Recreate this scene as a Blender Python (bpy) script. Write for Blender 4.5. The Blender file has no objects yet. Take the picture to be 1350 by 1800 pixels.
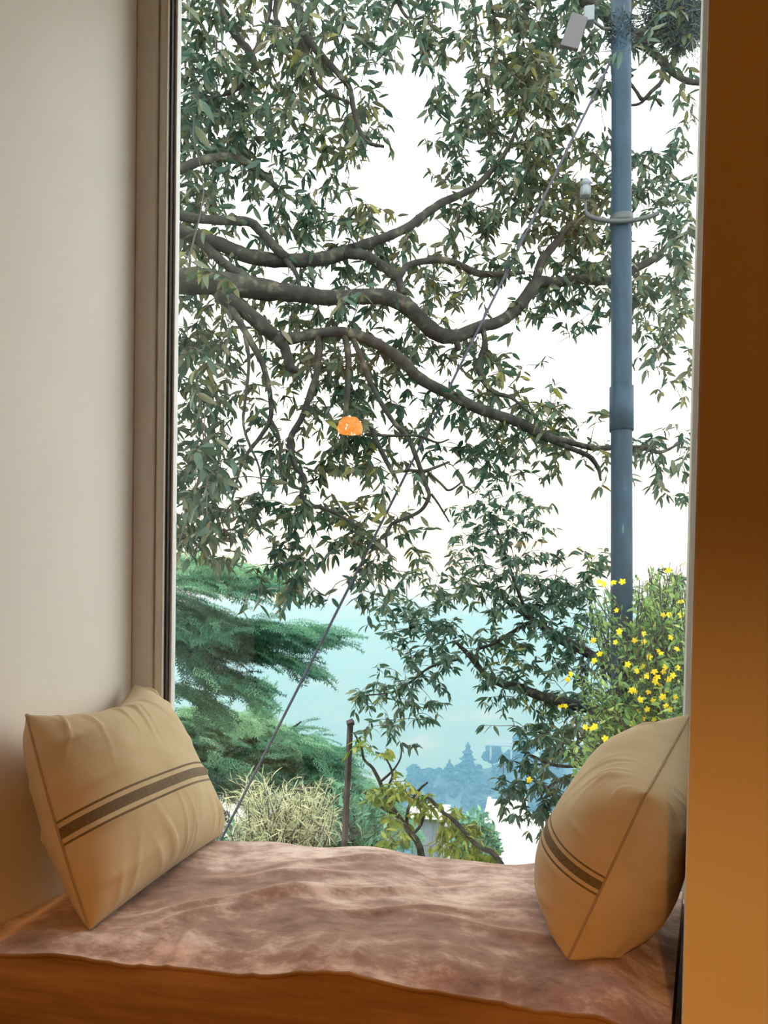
import bpy, math, random
import numpy as np
from mathutils import Matrix, Vector

rng = np.random.default_rng(7)
random.seed(7)
scene = bpy.context.scene
col = scene.collection

# ------------------------------------------------------------------ camera
FP = 1400.0                                  # focal length in pixels of a 1350 x 1800 frame
YAW, PITCH, ROLL = math.radians(10.0), math.radians(1.4), 0.0165
PCX, PCY = 675.0, 1134.0                     # principal point (the lens is shifted)
CAM = np.array([0.0, 0.0, 0.97])
fw = np.array([-math.sin(YAW) * math.cos(PITCH), math.cos(YAW) * math.cos(PITCH), -math.sin(PITCH)])
r0 = np.array([math.cos(YAW), math.sin(YAW), 0.0])
u0 = np.cross(r0, fw)
rt = r0 * math.cos(ROLL) + u0 * math.sin(ROLL)
up = u0 * math.cos(ROLL) - r0 * math.sin(ROLL)
cam_data = bpy.data.cameras.new('camera')
cam_data.sensor_fit = 'AUTO'
cam_data.sensor_width = 36.0
cam_data.lens = FP / 1800.0 * 36.0
cam_data.shift_y = (PCY - 900.0) / 1800.0
cam_data.clip_start = 0.05
cam_data.clip_end = 6000.0
cam = bpy.data.objects.new('camera', cam_data)
col.objects.link(cam)
cam.matrix_world = Matrix(((rt[0], up[0], -fw[0], CAM[0]), (rt[1], up[1], -fw[1], CAM[1]),
                           (rt[2], up[2], -fw[2], CAM[2]), (0, 0, 0, 1)))
scene.camera = cam

# ------------------------------------------------------------------ sky
world = bpy.data.worlds.new('overcast_sky')
scene.world = world
world.use_nodes = True
wn = world.node_tree.nodes
bg = wn['Background']
bg.inputs['Color'].default_value = (0.955, 0.965, 0.97, 1)
bg.inputs['Strength'].default_value = 4.2

# ------------------------------------------------------------------ room lights and added fill
def point_lamp(name, loc, energy, color, radius):
    l = bpy.data.lights.new(name, 'POINT')
    l.energy, l.color, l.shadow_soft_size = energy, color, radius
    o = bpy.data.objects.new(name, l)
    o.location = loc
    col.objects.link(o)
    return o
point_lamp('warm_fill', (0.60, -0.7, 1.9), 8.5, (1.0, 0.33, 0.012), 0.12)  # added fill for the orange ambience
# the floor lamp's own light sits in its shade, with its builder

# ------------------------------------------------------------------ exposure
vs = scene.view_settings
vs.view_transform = 'Standard'
vs.look = 'None'
vs.exposure = 0.0
vs.gamma = 1.0
vs.use_curve_mapping = False
scene.display_settings.display_device = 'sRGB'
cy = scene.cycles
cy.use_denoising = True
cy.max_bounces = 8
cy.diffuse_bounces = 4
cy.glossy_bounces = 3
cy.transmission_bounces = 4
cy.transparent_max_bounces = 8
cy.volume_bounces = 2
cy.caustics_reflective = False
cy.caustics_refractive = False
cy.sample_clamp_indirect = 8.0

HAZE = 1.0
# ------------------------------------------------------------------ helpers
def ray(px, py):
    return fw + rt * ((px - PCX) / FP) - up * ((py - PCY) / FP)
def at(px, py, Y):
    """The point of the world plane y = Y seen at a pixel of the photograph."""
    d = ray(px, py)
    return CAM + d * (Y / d[1])

def new_obj(name, data, parent=None):
    o = bpy.data.objects.new(name, data)
    col.objects.link(o)
    if parent is not None:
        o.parent = parent
        if parent.parent is None and parent.type == 'EMPTY':
            o.matrix_parent_inverse = Matrix.Translation(-parent.location)
        elif parent.type == 'MESH' and parent.parent is not None and parent.parent.type == 'EMPTY':
            o.matrix_parent_inverse = Matrix.Identity(4)
    return o
def thing(name, label, cat, loc=(0, 0, 0), group=None, kind=None):
    o = bpy.data.objects.new(name, None)
    o.empty_display_size = 0.1
    o.location = tuple(float(v) for v in loc)
    col.objects.link(o)
    tag(o, label, cat, group, kind)
    return o
def tag(o, label=None, cat=None, group=None, kind=None):
    if label: o['label'] = label
    if cat: o['category'] = cat
    if group: o['group'] = group
    if kind: o['kind'] = kind
    return o

class MB:
    """Collects vertices and faces, builds one mesh object."""
    def __init__(self):
        self.v, self.f, self.t, self.n = [], [], [], 0
    def add(self, v, f, tint=0.5):
        v = np.asarray(v, float)
        self.v.append(v)
        n = self.n
        self.f.extend([tuple(i + n for i in q) for q in f])
        self.t.append(np.broadcast_to(np.asarray(tint, float), (len(v),)))
        self.n += len(v)
        return self
    def box(self, lo, hi, tint=0.5):
        (a, b, c), (d, e, g) = lo, hi
        v = [(a, b, c), (d, b, c), (d, e, c), (a, e, c), (a, b, g), (d, b, g), (d, e, g), (a, e, g)]
        return self.add(v, [(3, 2, 1, 0), (4, 5, 6, 7), (0, 1, 5, 4), (1, 2, 6, 5), (2, 3, 7, 6), (3, 0, 4, 7)], tint)
    def prism(self, poly, z0, z1, tint=0.5):
        n = len(poly)
        v = [(x, y, z0) for x, y in poly] + [(x, y, z1) for x, y in poly]
        f = [tuple(range(n))[::-1], tuple(range(n, 2 * n))] + [(i, (i + 1) % n, n + (i + 1) % n, n + i) for i in range(n)]
        return self.add(v, f, tint)
    def tube(self, pts, rad, sides=7, lump=0.0, tint=0.5, cap=True):
        pts = np.asarray(pts, float)
        n = len(pts)
        rad = np.broadcast_to(np.asarray(rad, float), (n,))
        tan = np.gradient(pts, axis=0)
        tan /= np.linalg.norm(tan, axis=1)[:, None] + 1e-12
        a = np.array([0, 0, 1.0]) if abs(tan[0][2]) < 0.9 else np.array([1.0, 0, 0])
        V = []
        ang = np.linspace(0, 2 * math.pi, sides, endpoint=False)
        for i in range(n):
            b = np.cross(tan[i], a); b /= np.linalg.norm(b) + 1e-12
            a = np.cross(b, tan[i])
            r = rad[i] * (1 + lump * rng.uniform(-1, 1, sides))
            V.append(pts[i] + np.outer(np.cos(ang) * r, a) + np.outer(np.sin(ang) * r, b))
        f = []
        for i in range(n - 1):
            for k in range(sides):
                k2 = (k + 1) % sides
                f.append((i * sides + k, i * sides + k2, (i + 1) * sides + k2, (i + 1) * sides + k))
        if cap:
            f.append(tuple(range(sides))[::-1])
            f.append(tuple((n - 1) * sides + k for k in range(sides)))
        return self.add(np.concatenate(V), f, tint)
    def lathe(self, prof, c, sides=20, tint=0.5, cap=True):
        """Profile of (radius, z) turned about the vertical through c."""
        ang = np.linspace(0, 2 * math.pi, sides, endpoint=False)
        V = [(c[0] + r * math.cos(t), c[1] + r * math.sin(t), c[2] + z) for r, z in prof for t in ang]
        n = len(prof)
        f = [(i * sides + k, i * sides + (k + 1) % sides, (i + 1) * sides + (k + 1) % sides, (i + 1) * sides + k)
             for i in range(n - 1) for k in range(sides)]
        if cap:
            f += [tuple(range(sides))[::-1], tuple((n - 1) * sides + k for k in range(sides))]
        return self.add(V, f, tint)
    def mesh(self, name, mat, smooth=True, attr=True):
        me = bpy.data.meshes.new(name)
        V = np.concatenate(self.v)
        me.from_pydata(V.tolist(), [], self.f)
        if smooth:
            me.polygons.foreach_set('use_smooth', [True] * len(me.polygons))
        if attr:
            a = me.attributes.new('tint', 'FLOAT', 'POINT')
            a.data.foreach_set('value', np.concatenate(self.t).astype(np.float32))
        for m in (mat if isinstance(mat, (list, tuple)) else [mat]):
            me.materials.append(m)
        me.update()
        return me
    def build(self, name, mat, parent=None, smooth=True, bevel=0.0):
        o = new_obj(name, self.mesh(name, mat, smooth), parent)
        if bevel:
            m = o.modifiers.new('bevel', 'BEVEL')
            m.width, m.segments, m.limit_method = bevel, 2, 'ANGLE'
        return o

def spline(pts, seg=4):
    """Catmull-Rom through rows of numbers."""
    P = np.asarray(pts, float)
    if len(P) < 3:
        t = np.linspace(0, 1, seg + 1)[:, None]
        return P[0] * (1 - t) + P[-1] * t
    Q = np.vstack([2 * P[0] - P[1], P, 2 * P[-1] - P[-2]])
    out = []
    for i in range(1, len(Q) - 2):
        p0, p1, p2, p3 = Q[i - 1], Q[i], Q[i + 1], Q[i + 2]
        for t in np.linspace(0, 1, seg, endpoint=False):
            out.append(0.5 * (2 * p1 + (p2 - p0) * t + (2 * p0 - 5 * p1 + 4 * p2 - p3) * t * t + (3 * p1 - p0 - 3 * p2 + p3) * t ** 3))
    out.append(P[-1])
    return np.array(out)

# ------------------------------------------------------------------ materials
def mat(name, color, rough=0.6, **kw):
    m = bpy.data.materials.new(name)
    m.use_nodes = True
    b = m.node_tree.nodes['Principled BSDF']
    b.inputs['Base Color'].default_value = (*color, 1)
    b.inputs['Roughness'].default_value = rough
    for k, v in kw.items():
        b.inputs[k].default_value = v
    return m
def node(m, t, **props):
    n = m.node_tree.nodes.new(t)
    for k, v in props.items():
        setattr(n, k, v)
    return n
def link(m, a, b):
    m.node_tree.links.new(a, b)
def bsdf(m):
    return m.node_tree.nodes['Principled BSDF']
def noise(m, scale, detail=4, rough=0.55, stretch=(1, 1, 1), coord='Object'):
    tc = node(m, 'ShaderNodeTexCoord')
    mp = node(m, 'ShaderNodeMapping')
    mp.inputs['Scale'].default_value = stretch
    n = node(m, 'ShaderNodeTexNoise')
    n.inputs['Scale'].default_value, n.inputs['Detail'].default_value, n.inputs['Roughness'].default_value = scale, detail, rough
    link(m, tc.outputs[coord], mp.inputs['Vector'])
    link(m, mp.outputs['Vector'], n.inputs['Vector'])
    return n
def ramp(m, fac, stops):
    r = node(m, 'ShaderNodeValToRGB')
    e = r.color_ramp.elements
    while len(e) < len(stops):
        e.new(0.5)
    for el, (p, c) in zip(e, stops):
        el.position = p
        el.color = (*c, 1)
    link(m, fac, r.inputs['Fac'])
    return r
def bump(m, height, strength, dist=0.01):
    b = node(m, 'ShaderNodeBump')
    b.inputs['Strength'].default_value, b.inputs['Distance'].default_value = strength, dist
    link(m, height, b.inputs['Height'])
    link(m, b.outputs['Normal'], bsdf(m).inputs['Normal'])
    return b

def mottled(name, stops, scale, rough=0.7, detail=5, stretch=(1, 1, 1), bs=0.0, bd=0.01, **kw):
    m = mat(name, stops[0][1], rough, **kw)
    n = noise(m, scale, detail, stretch=stretch)
    link(m, ramp(m, n.outputs['Fac'], stops).outputs['Color'], bsdf(m).inputs['Base Color'])
    if bs:
        bump(m, n.outputs['Fac'], bs, bd)
    return m

M_wall = mottled('painted_plaster', [(0.3, (0.84, 0.805, 0.75)), (0.7, (0.88, 0.845, 0.79))], 2.5, 0.62, bs=0.04, bd=0.004)
M_white = mottled('cream_frame_paint', [(0.3, (0.66, 0.62, 0.56)), (0.7, (0.73, 0.69, 0.63))], 6, 0.45, stretch=(8, 8, 1))
M_outer = mat('white_outer_frame', (0.82, 0.84, 0.84), 0.35)
M_gasket = mat('black_gasket', (0.015, 0.012, 0.02), 0.6)
M_brown = mottled('brown_panelling', [(0.3, (0.16, 0.09, 0.05)), (0.7, (0.22, 0.13, 0.075))], 3, 0.5, stretch=(1, 1, 6))
M_floor = mottled('floor_boards', [(0.3, (0.20, 0.11, 0.05)), (0.7, (0.30, 0.18, 0.09))], 5, 0.45, stretch=(1, 10, 1))
M_bench = mottled('bench_paint', [(0.3, (0.70, 0.60, 0.46)), (0.7, (0.78, 0.68, 0.54))], 5, 0.5)
M_outwall = mottled('outside_render', [(0.3, (0.55, 0.55, 0.52)), (0.7, (0.65, 0.65, 0.62))], 3, 0.8)

def leaf_material(name, stops, trans=0.3, rough=0.4, spec=0.4):
    m = mat(name, stops[0][1], rough)
    a = node(m, 'ShaderNodeAttribute', attribute_name='tint')
    r = ramp(m, a.outputs['Fac'], stops)
    b = bsdf(m)
    b.inputs['Specular IOR Level'].default_value = spec
    link(m, r.outputs['Color'], b.inputs['Base Color'])
    t = node(m, 'ShaderNodeBsdfTranslucent')
    link(m, r.outputs['Color'], t.inputs['Color'])
    mx = node(m, 'ShaderNodeMixShader')
    mx.inputs[0].default_value = trans
    link(m, b.outputs[0], mx.inputs[1])
    link(m, t.outputs[0], mx.inputs[2])
    link(m, mx.outputs[0], m.node_tree.nodes['Material Output'].inputs['Surface'])
    return m

M_oak = leaf_material('oak_leaf', [(0.0, (0.020, 0.066, 0.048)), (0.35, (0.048, 0.10, 0.056)), (0.6, (0.10, 0.125, 0.065)),
                                   (0.88, (0.15, 0.135, 0.075)), (1.0, (0.24, 0.24, 0.05))])
M_oak2 = leaf_material('far_oak_leaf', [(0.0, (0.020, 0.068, 0.050)), (0.5, (0.055, 0.12, 0.068)), (0.85, (0.105, 0.14, 0.065)), (0.98, (0.20, 0.23, 0.06))])
M_fresh = leaf_material('fresh_leaf', [(0.0, (0.09, 0.16, 0.03)), (0.5, (0.21, 0.28, 0.04)), (0.9, (0.38, 0.40, 0.06)), (1.0, (0.30, 0.16, 0.05))], 0.4)
M_jas = leaf_material('jasmine_leaf', [(0.0, (0.07, 0.19, 0.08)), (0.6, (0.20, 0.34, 0.09)), (1.0, (0.42, 0.50, 0.14))], 0.4)
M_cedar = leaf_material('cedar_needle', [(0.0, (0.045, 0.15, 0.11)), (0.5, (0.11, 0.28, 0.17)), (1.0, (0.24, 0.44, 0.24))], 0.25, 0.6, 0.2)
M_dry = leaf_material('dry_blade', [(0.0, (0.25, 0.31, 0.18)), (0.5, (0.52, 0.53, 0.31)), (1.0, (0.74, 0.71, 0.46))], 0.3, 0.7, 0.1)
M_petal = leaf_material('yellow_petal', [(0.0, (0.80, 0.55, 0.01)), (1.0, (0.90, 0.70, 0.03))], 0.35, 0.6, 0.1)
M_bark = mottled('oak_bark', [(0.36, (0.004, 0.004, 0.0035)), (0.48, (0.014, 0.012, 0.009)), (0.56, (0.016, 0.023, 0.012)), (0.68, (0.085, 0.072, 0.048))], 15, 0.85, 8, bs=0.7, bd=0.02)
M_twig = mat('twig_bark', (0.055, 0.045, 0.045), 0.8)
M_pole = mottled('galvanised_pole', [(0.25, (0.004, 0.017, 0.031)), (0.5, (0.008, 0.032, 0.054)), (0.68, (0.014, 0.044, 0.070)), (0.74, (0.10, 0.15, 0.16))], 13, 0.6, 3, stretch=(1, 1, 0.35), **{'Specular IOR Level': 0.3})
M_steel = mat('weathered_steel', (0.06, 0.07, 0.07), 0.55, Metallic=0.5)
M_ceramic = mat('grey_ceramic', (0.13, 0.165, 0.17), 0.25)
M_lampface = mat('grey_lamp_back', (0.055, 0.052, 0.056), 0.6)
M_cable = mat('dark_cable', (0.03, 0.03, 0.05), 0.6)
M_rust = mottled('rusty_post', [(0.3, (0.022, 0.018, 0.019)), (0.7, (0.065, 0.045, 0.038))], 14, 0.8)
M_moss = leaf_material('lichen', [(0.0, (0.03, 0.055, 0.06)), (1.0, (0.12, 0.16, 0.16))], 0.2, 0.9, 0.1)

# =================================================================== ROOM
XL, XR, YG = -0.873, 0.322, 1.70         # left reveal, right glass edge, glass plane
Z_CEIL, Z_HEAD = 2.95, 2.52
MB().box((-3.2, -4.2, -0.12), (2.6, 1.06, 0.0)).build('floor', M_floor)['kind'] = 'structure'
MB().box((-3.2, -4.2, Z_CEIL), (2.6, 1.85, Z_CEIL + 0.12)).build('ceiling', M_wall)['kind'] = 'structure'
MB().box((-3.2, -4.32, -0.12), (2.6, -4.2, Z_CEIL + 0.12)).build('wall_back', M_brown)['kind'] = 'structure'
# left: a solid pier whose right face is the reveal of the niche; the room widens again nearer the camera
o = MB().prism([(XL, 0.90), (XL, 1.85), (-3.2, 1.85), (-3.2, 0.90)], -0.12, Z_CEIL).build('wall_left', M_wall, smooth=False, bevel=0.006); o['kind'] = 'structure'
o = MB().box((-3.32, -4.32, -0.12), (-3.2, 1.85, Z_CEIL + 0.12)).build('wall_west', M_brown); o['kind'] = 'structure'
# right: the front face is the warm lit wall, its splayed reveal leads to the window
o = MB().prism([(0.196, 1.0), (2.6, 1.0), (2.6, 1.85), (0.372, 1.85), (0.346, 1.70)], -0.12, Z_CEIL).build('wall_right', M_wall, smooth=False, bevel=0.004); o['kind'] = 'structure'
o = MB().box((2.6, -4.32, -0.12), (2.72, 1.85, Z_CEIL + 0.12)).build('wall_east', M_brown); o['kind'] = 'structure'
o = MB().box((XL, 0.90, Z_HEAD), (0.372, 1.85, Z_CEIL)).build('wall_head', M_wall, smooth=False); o['kind'] = 'structure'
o = MB().box((XL, 1.68, -0.12), (0.372, 1.85, 0.36)).build('wall_sill', M_outwall, smooth=False); o['kind'] = 'structure'

# ------------------------------------------------------------------ window
win = thing('window_1', None, None, (-0.27, YG, 0.36), kind='structure')
ZB, ZT = 0.36, Z_HEAD
def jamb(name, x0, x1, y0, y1, m, bev=0.0015, z0=ZB, z1=ZT):
    return MB().box((x0, y0, z0), (x1, y1, z1)).build(name, m, win, smooth=False, bevel=bev)
jamb('casing', XL, -0.822, 1.668, 1.715, M_white, 0.004)
jamb('casing_groove', -0.822, -0.817, 1.676, 1.715, M_white)
jamb('glazing_bead', -0.817, -0.799, 1.670, 1.715, M_white, 0.003)
jamb('gasket', -0.799, -0.794, 1.680, 1.715, M_gasket, 0)
jamb('outer_frame', -0.794, -0.788, 1.694, 1.7155, M_outer)
jamb('glazing_bead', XR, 0.334, 1.686, 1.709, M_white, 0.002)
jamb('casing', 0.334, 0.36, 1.680, 1.712, M_white, 0.002)
MB().box((XL, 1.66, ZB), (0.36, 1.76, 0.425)).build('sill_rail', M_white, win, smooth=False, bevel=0.003)
MB().box((XL, 1.66, ZT - 0.06), (0.36, 1.76, ZT)).build('head_rail', M_white, win, smooth=False, bevel=0.003)
# glass: a real pane that lets light through and mirrors the room by its angle
M_glass = bpy.data.materials.new('window_glass'); M_glass.use_nodes = True
nt = M_glass.node_tree; nt.nodes.remove(nt.nodes['Principled BSDF'])
tr = nt.nodes.new('ShaderNodeBsdfTransparent'); tr.inputs['Color'].default_value = (0.985, 1.0, 0.995, 1)
gl = nt.nodes.new('ShaderNodeBsdfGlossy'); gl.inputs['Roughness'].default_value = 0.0
lw = nt.nodes.new('ShaderNodeLayerWeight'); lw.inputs['Blend'].default_value = 0.5
pw = nt.nodes.new('ShaderNodeMath'); pw.operation = 'POWER'; pw.inputs[1].default_value = 5.0
ma = nt.nodes.new('ShaderNodeMath'); ma.operation = 'MULTIPLY_ADD'; ma.inputs[1].default_value = 0.9; ma.inputs[2].default_value = 0.042
mx = nt.nodes.new('ShaderNodeMixShader')
nt.links.new(lw.outputs['Facing'], pw.inputs[0]); nt.links.new(pw.outputs[0], ma.inputs[0]); nt.links.new(ma.outputs[0], mx.inputs[0])
nt.links.new(tr.outputs[0], mx.inputs[1]); nt.links.new(gl.outputs[0], mx.inputs[2])
nt.links.new(mx.outputs[0], nt.nodes['Material Output'].inputs['Surface'])
MB().box((-0.792, YG, 0.40), (0.330, YG + 0.006, ZT - 0.04)).build('pane', M_glass, win, smooth=False)

# ------------------------------------------------------------------ bench under the mattress
bench = thing('window_bench', 'pale built-in window bench carrying the brown mattress', 'bench', (-0.35, 1.35, 0))
MB().prism([(XL + 0.002, 1.03), (0.196, 1.03), (0.335, 1.655), (XL + 0.002, 1.655)], 0.33, 0.362).build('seat_board', M_bench, bench, smooth=False, bevel=0.004)
MB().prism([(XL + 0.002, 1.06), (0.2, 1.06), (0.335, 1.655), (XL + 0.002, 1.655)], 0.0, 0.33).build('front_panel', M_bench, bench, smooth=False, bevel=0.003)

# ------------------------------------------------------------------ mattress
M_velvet = mat('mauve_velvet', (0.25, 0.16, 0.13), 0.9, **{'Sheen Weight': 0.5, 'Sheen Roughness': 0.4, 'Specular IOR Level': 0.1})
bsdf(M_velvet).inputs['Sheen Tint'].default_value = (1.0, 0.86, 0.78, 1)
n1 = noise(M_velvet, 16, 8, 0.7, (1.0, 1.5, 1))
n2 = noise(M_velvet, 3.2, 3, 0.5, (1.0, 1.6, 1))
mxn = node(M_velvet, 'ShaderNodeMath', operation='MULTIPLY_ADD'); mxn.inputs[1].default_value = 0.5
link(M_velvet, n1.outputs['Fac'], mxn.inputs[0])
hf = node(M_velvet, 'ShaderNodeMath', operation='MULTIPLY'); hf.inputs[1].default_value = 0.5
link(M_velvet, n2.outputs['Fac'], hf.inputs[0]); link(M_velvet, hf.outputs[0], mxn.inputs[2])
link(M_velvet, ramp(M_velvet, mxn.outputs[0], [(0.37, (0.20, 0.118, 0.10)), (0.49, (0.385, 0.258, 0.22)), (0.60, (0.78, 0.64, 0.57))]).outputs['Color'], bsdf(M_velvet).inputs['Base Color'])  # pale end of the ramp puts velvet sheen highlights into the base colour
bump(M_velvet, n1.outputs['Fac'], 0.35, 0.004)
M_border = mottled('brown_slub_border', [(0.3, (0.20, 0.115, 0.06)), (0.55, (0.31, 0.19, 0.105)), (0.75, (0.40, 0.26, 0.16))], 30, 0.9, 5, stretch=(0.12, 1, 1.6), bs=0.3, bd=0.004, **{'Specular IOR Level': 0.1})

def smooth01(t):
    t = np.clip(t, 0, 1); return t * t * (3 - 2 * t)
def wave(x, y, fx, fy, ph):
    return np.sin(fx * x + fy * y + ph)
matt = thing('seat_mattress', 'mauve-brown velvet bench mattress filling the window seat', 'mattress', (-0.33, 1.35, 0.362))
NU, NV = 220, 110
XA = XL + 0.004
def xr_at(y):                               # right end follows the splayed wall with a small gap
    return 0.182 + (y - 1.0) * 0.212
def matt_top(U, V):
    """Rounded, slightly rumpled top; U along the seat, V from the front edge to the window."""
    Y = 1.035 + 0.622 * V
    X = XA + (xr_at(Y) - XA) * U
    dl, dr = (X - XA), (xr_at(Y) - X)
    df, db = Y - 1.035, 1.657 - Y
    Z = 0.5 - 0.055 * (1 - smooth01(dl / 0.13)) - 0.045 * (1 - smooth01(dr / 0.10))
    Z = Z - 0.012 * (1 - smooth01(df / 0.09)) ** 2 - 0.02 * (1 - smooth01(db / 0.035))
    Z = Z + 0.006 * wave(X, Y, 9, 3, 0.6) + 0.004 * wave(X, Y, 17, -9, 2.0) + 0.003 * wave(X, Y, 31, 14, 1.0)
    # long soft folds running from the back to the front
    for (xc, yc, ang, L, w, a) in [(-0.42, 1.30, 0.55, 0.20, 0.016, 0.010), (-0.27, 1.36, 0.45, 0.18, 0.014, 0.010), (-0.16, 1.29, 0.25, 0.16, 0.013, 0.009),
                                   (-0.33, 1.53, 0.5, 0.14, 0.014, 0.008), (-0.05, 1.25, -0.1, 0.18, 0.016, 0.007), (-0.12, 1.55, 0.3, 0.16, 0.02, 0.006),
                                   (-0.5, 1.20, 0.8, 0.15, 0.015, 0.008), (0.02, 1.40, -0.3, 0.14, 0.02, 0.006), (-0.38, 1.42, 0.2, 0.2, 0.02, 0.007)]:
        c, s = math.cos(ang), math.sin(ang)
        a1 = (X - xc) * c + (Y - yc) * s; a2 = -(X - xc) * s + (Y - yc) * c
        Z = Z + a * np.exp(-(a1 / L) ** 2 - (a2 / w) ** 2)
    # gathers along the front seam
    g = 0.5 + 0.5 * np.sin(X * 95 + 3 * np.sin(X * 23) + 1.3 * np.sin(X * 51))
    Z = Z + 0.007 * (g ** 3) * np.exp(-((df - 0.05) / 0.05) ** 2) * smooth01((X + 0.7) / 0.2)
    return X, Y, Z
U, V = np.meshgrid(np.linspace(0, 1, NU), np.linspace(0, 1, NV), indexing='ij')
X, Y, Z = matt_top(U, V)
# the seam line droops to the right as in the photograph
drop = 0.006 * smooth01((X + 0.25) / 0.4) * (1 - smooth01((Y - 1.035) / 0.12))
Z = Z - drop
top = MB()
idx = lambda i, j: i * NV + j
top.add(np.stack([X, Y, Z], -1).reshape(-1, 3), [(idx(i, j), idx(i + 1, j), idx(i + 1, j + 1), idx(i, j + 1)) for i in range(NU - 1) for j in range(NV - 1)])
top.build('top_panel', M_velvet, matt)
# boxing: bulging border all round, under the seam
ring = np.concatenate([np.stack([X[:, 0], Y[:, 0], Z[:, 0]], -1), np.stack([X[-1, 1:], Y[-1, 1:], Z[-1, 1:]], -1),
                       np.stack([X[-2::-1, -1], Y[-2::-1, -1], Z[-2::-1, -1]], -1), np.stack([X[0, -2:0:-1], Y[0, -2:0:-1], Z[0, -2:0:-1]], -1)])
cen = np.array([-0.33, 1.346])
nr, ns = len(ring), 12
tan2 = np.roll(ring[:, :2], -1, 0) - np.roll(ring[:, :2], 1, 0)
nrm = np.stack([tan2[:, 1], -tan2[:, 0]], -1); nrm /= np.linalg.norm(nrm, axis=1)[:, None] + 1e-9
rows = []
front = (ring[:, 1] < 1.05).astype(float)
for k in range(ns):
    t = k / (ns - 1)
    zb = 0.3635 + 0.006 * np.sin(ring[:, 0] * 6) ** 2
    p = ring.copy()
    p[:, 2] = ring[:, 2] * (1 - t) + zb * t
    bul = (0.024 * math.sin(math.pi * min(1, t * 0.92 + 0.02))) * (1 + 0.25 * np.sin(ring[:, 0] * 13 + 1))
    lim = np.where((front > 0) & (np.abs(nrm[:, 0]) < 0.5), 1.0, 0.05)
    p[:, :2] += nrm * (bul * lim)[:, None]
    rows.append(p)
bx = MB()
bx.add(np.concatenate(rows), [(k * nr + (i + 1) % nr, k * nr + i, (k + 1) * nr + i, (k + 1) * nr + (i + 1) % nr) for k in range(ns - 1) for i in range(nr)])
bx.add(rows[-1], [tuple(range(nr))])
bx.build('border', M_border, matt)
pp = ring[:NU] + np.array([0, -0.002, 0.001])
MB().tube(pp[::2], 0.0035, 6).build('seam_piping', M_border, matt)

# ------------------------------------------------------------------ pillows
def linen(name):
    m = mat(name, (0.58, 0.47, 0.33), 0.85, **{'Sheen Weight': 0.15, 'Specular IOR Level': 0.15})
    weave = noise(m, 260, 2, 0.5, (1, 1, 1))
    big = noise(m, 9, 4, 0.6)
    base = ramp(m, big.outputs['Fac'], [(0.3, (0.50, 0.385, 0.215)), (0.7, (0.61, 0.49, 0.31))])
    at_ = node(m, 'ShaderNodeAttribute', attribute_name='stripe')
    ab = node(m, 'ShaderNodeMath', operation='ABSOLUTE'); link(m, at_.outputs['Fac'], ab.inputs[0])
    x4 = node(m, 'ShaderNodeMath', operation='MULTIPLY'); x4.inputs[1].default_value = 4.0; link(m, ab.outputs[0], x4.inputs[0])
    st = ramp(m, x4.outputs[0], [(0.0, (1, 1, 1)), (0.192, (0, 0, 0)), (0.36, (1, 1, 1)), (0.45, (0, 0, 0))])
    st.color_ramp.interpolation = 'CONSTANT'
    br = ramp(m, weave.outputs['Fac'], [(0.3, (0.13, 0.095, 0.05)), (0.7, (0.19, 0.14, 0.08))])
    mix = node(m, 'ShaderNodeMix', data_type='RGBA')
    link(m, st.outputs['Color'], mix.inputs['Factor'])
    link(m, base.outputs['Color'], mix.inputs['A'])
    link(m, br.outputs['Color'], mix.inputs['B'])
    link(m, mix.outputs['Result'], bsdf(m).inputs['Base Color'])
    bump(m, weave.outputs['Fac'], 0.12, 0.002)
    return m
M_linen = linen('natural_linen')
M_seam = mat('linen_seam', (0.36, 0.27, 0.17), 0.9)

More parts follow.
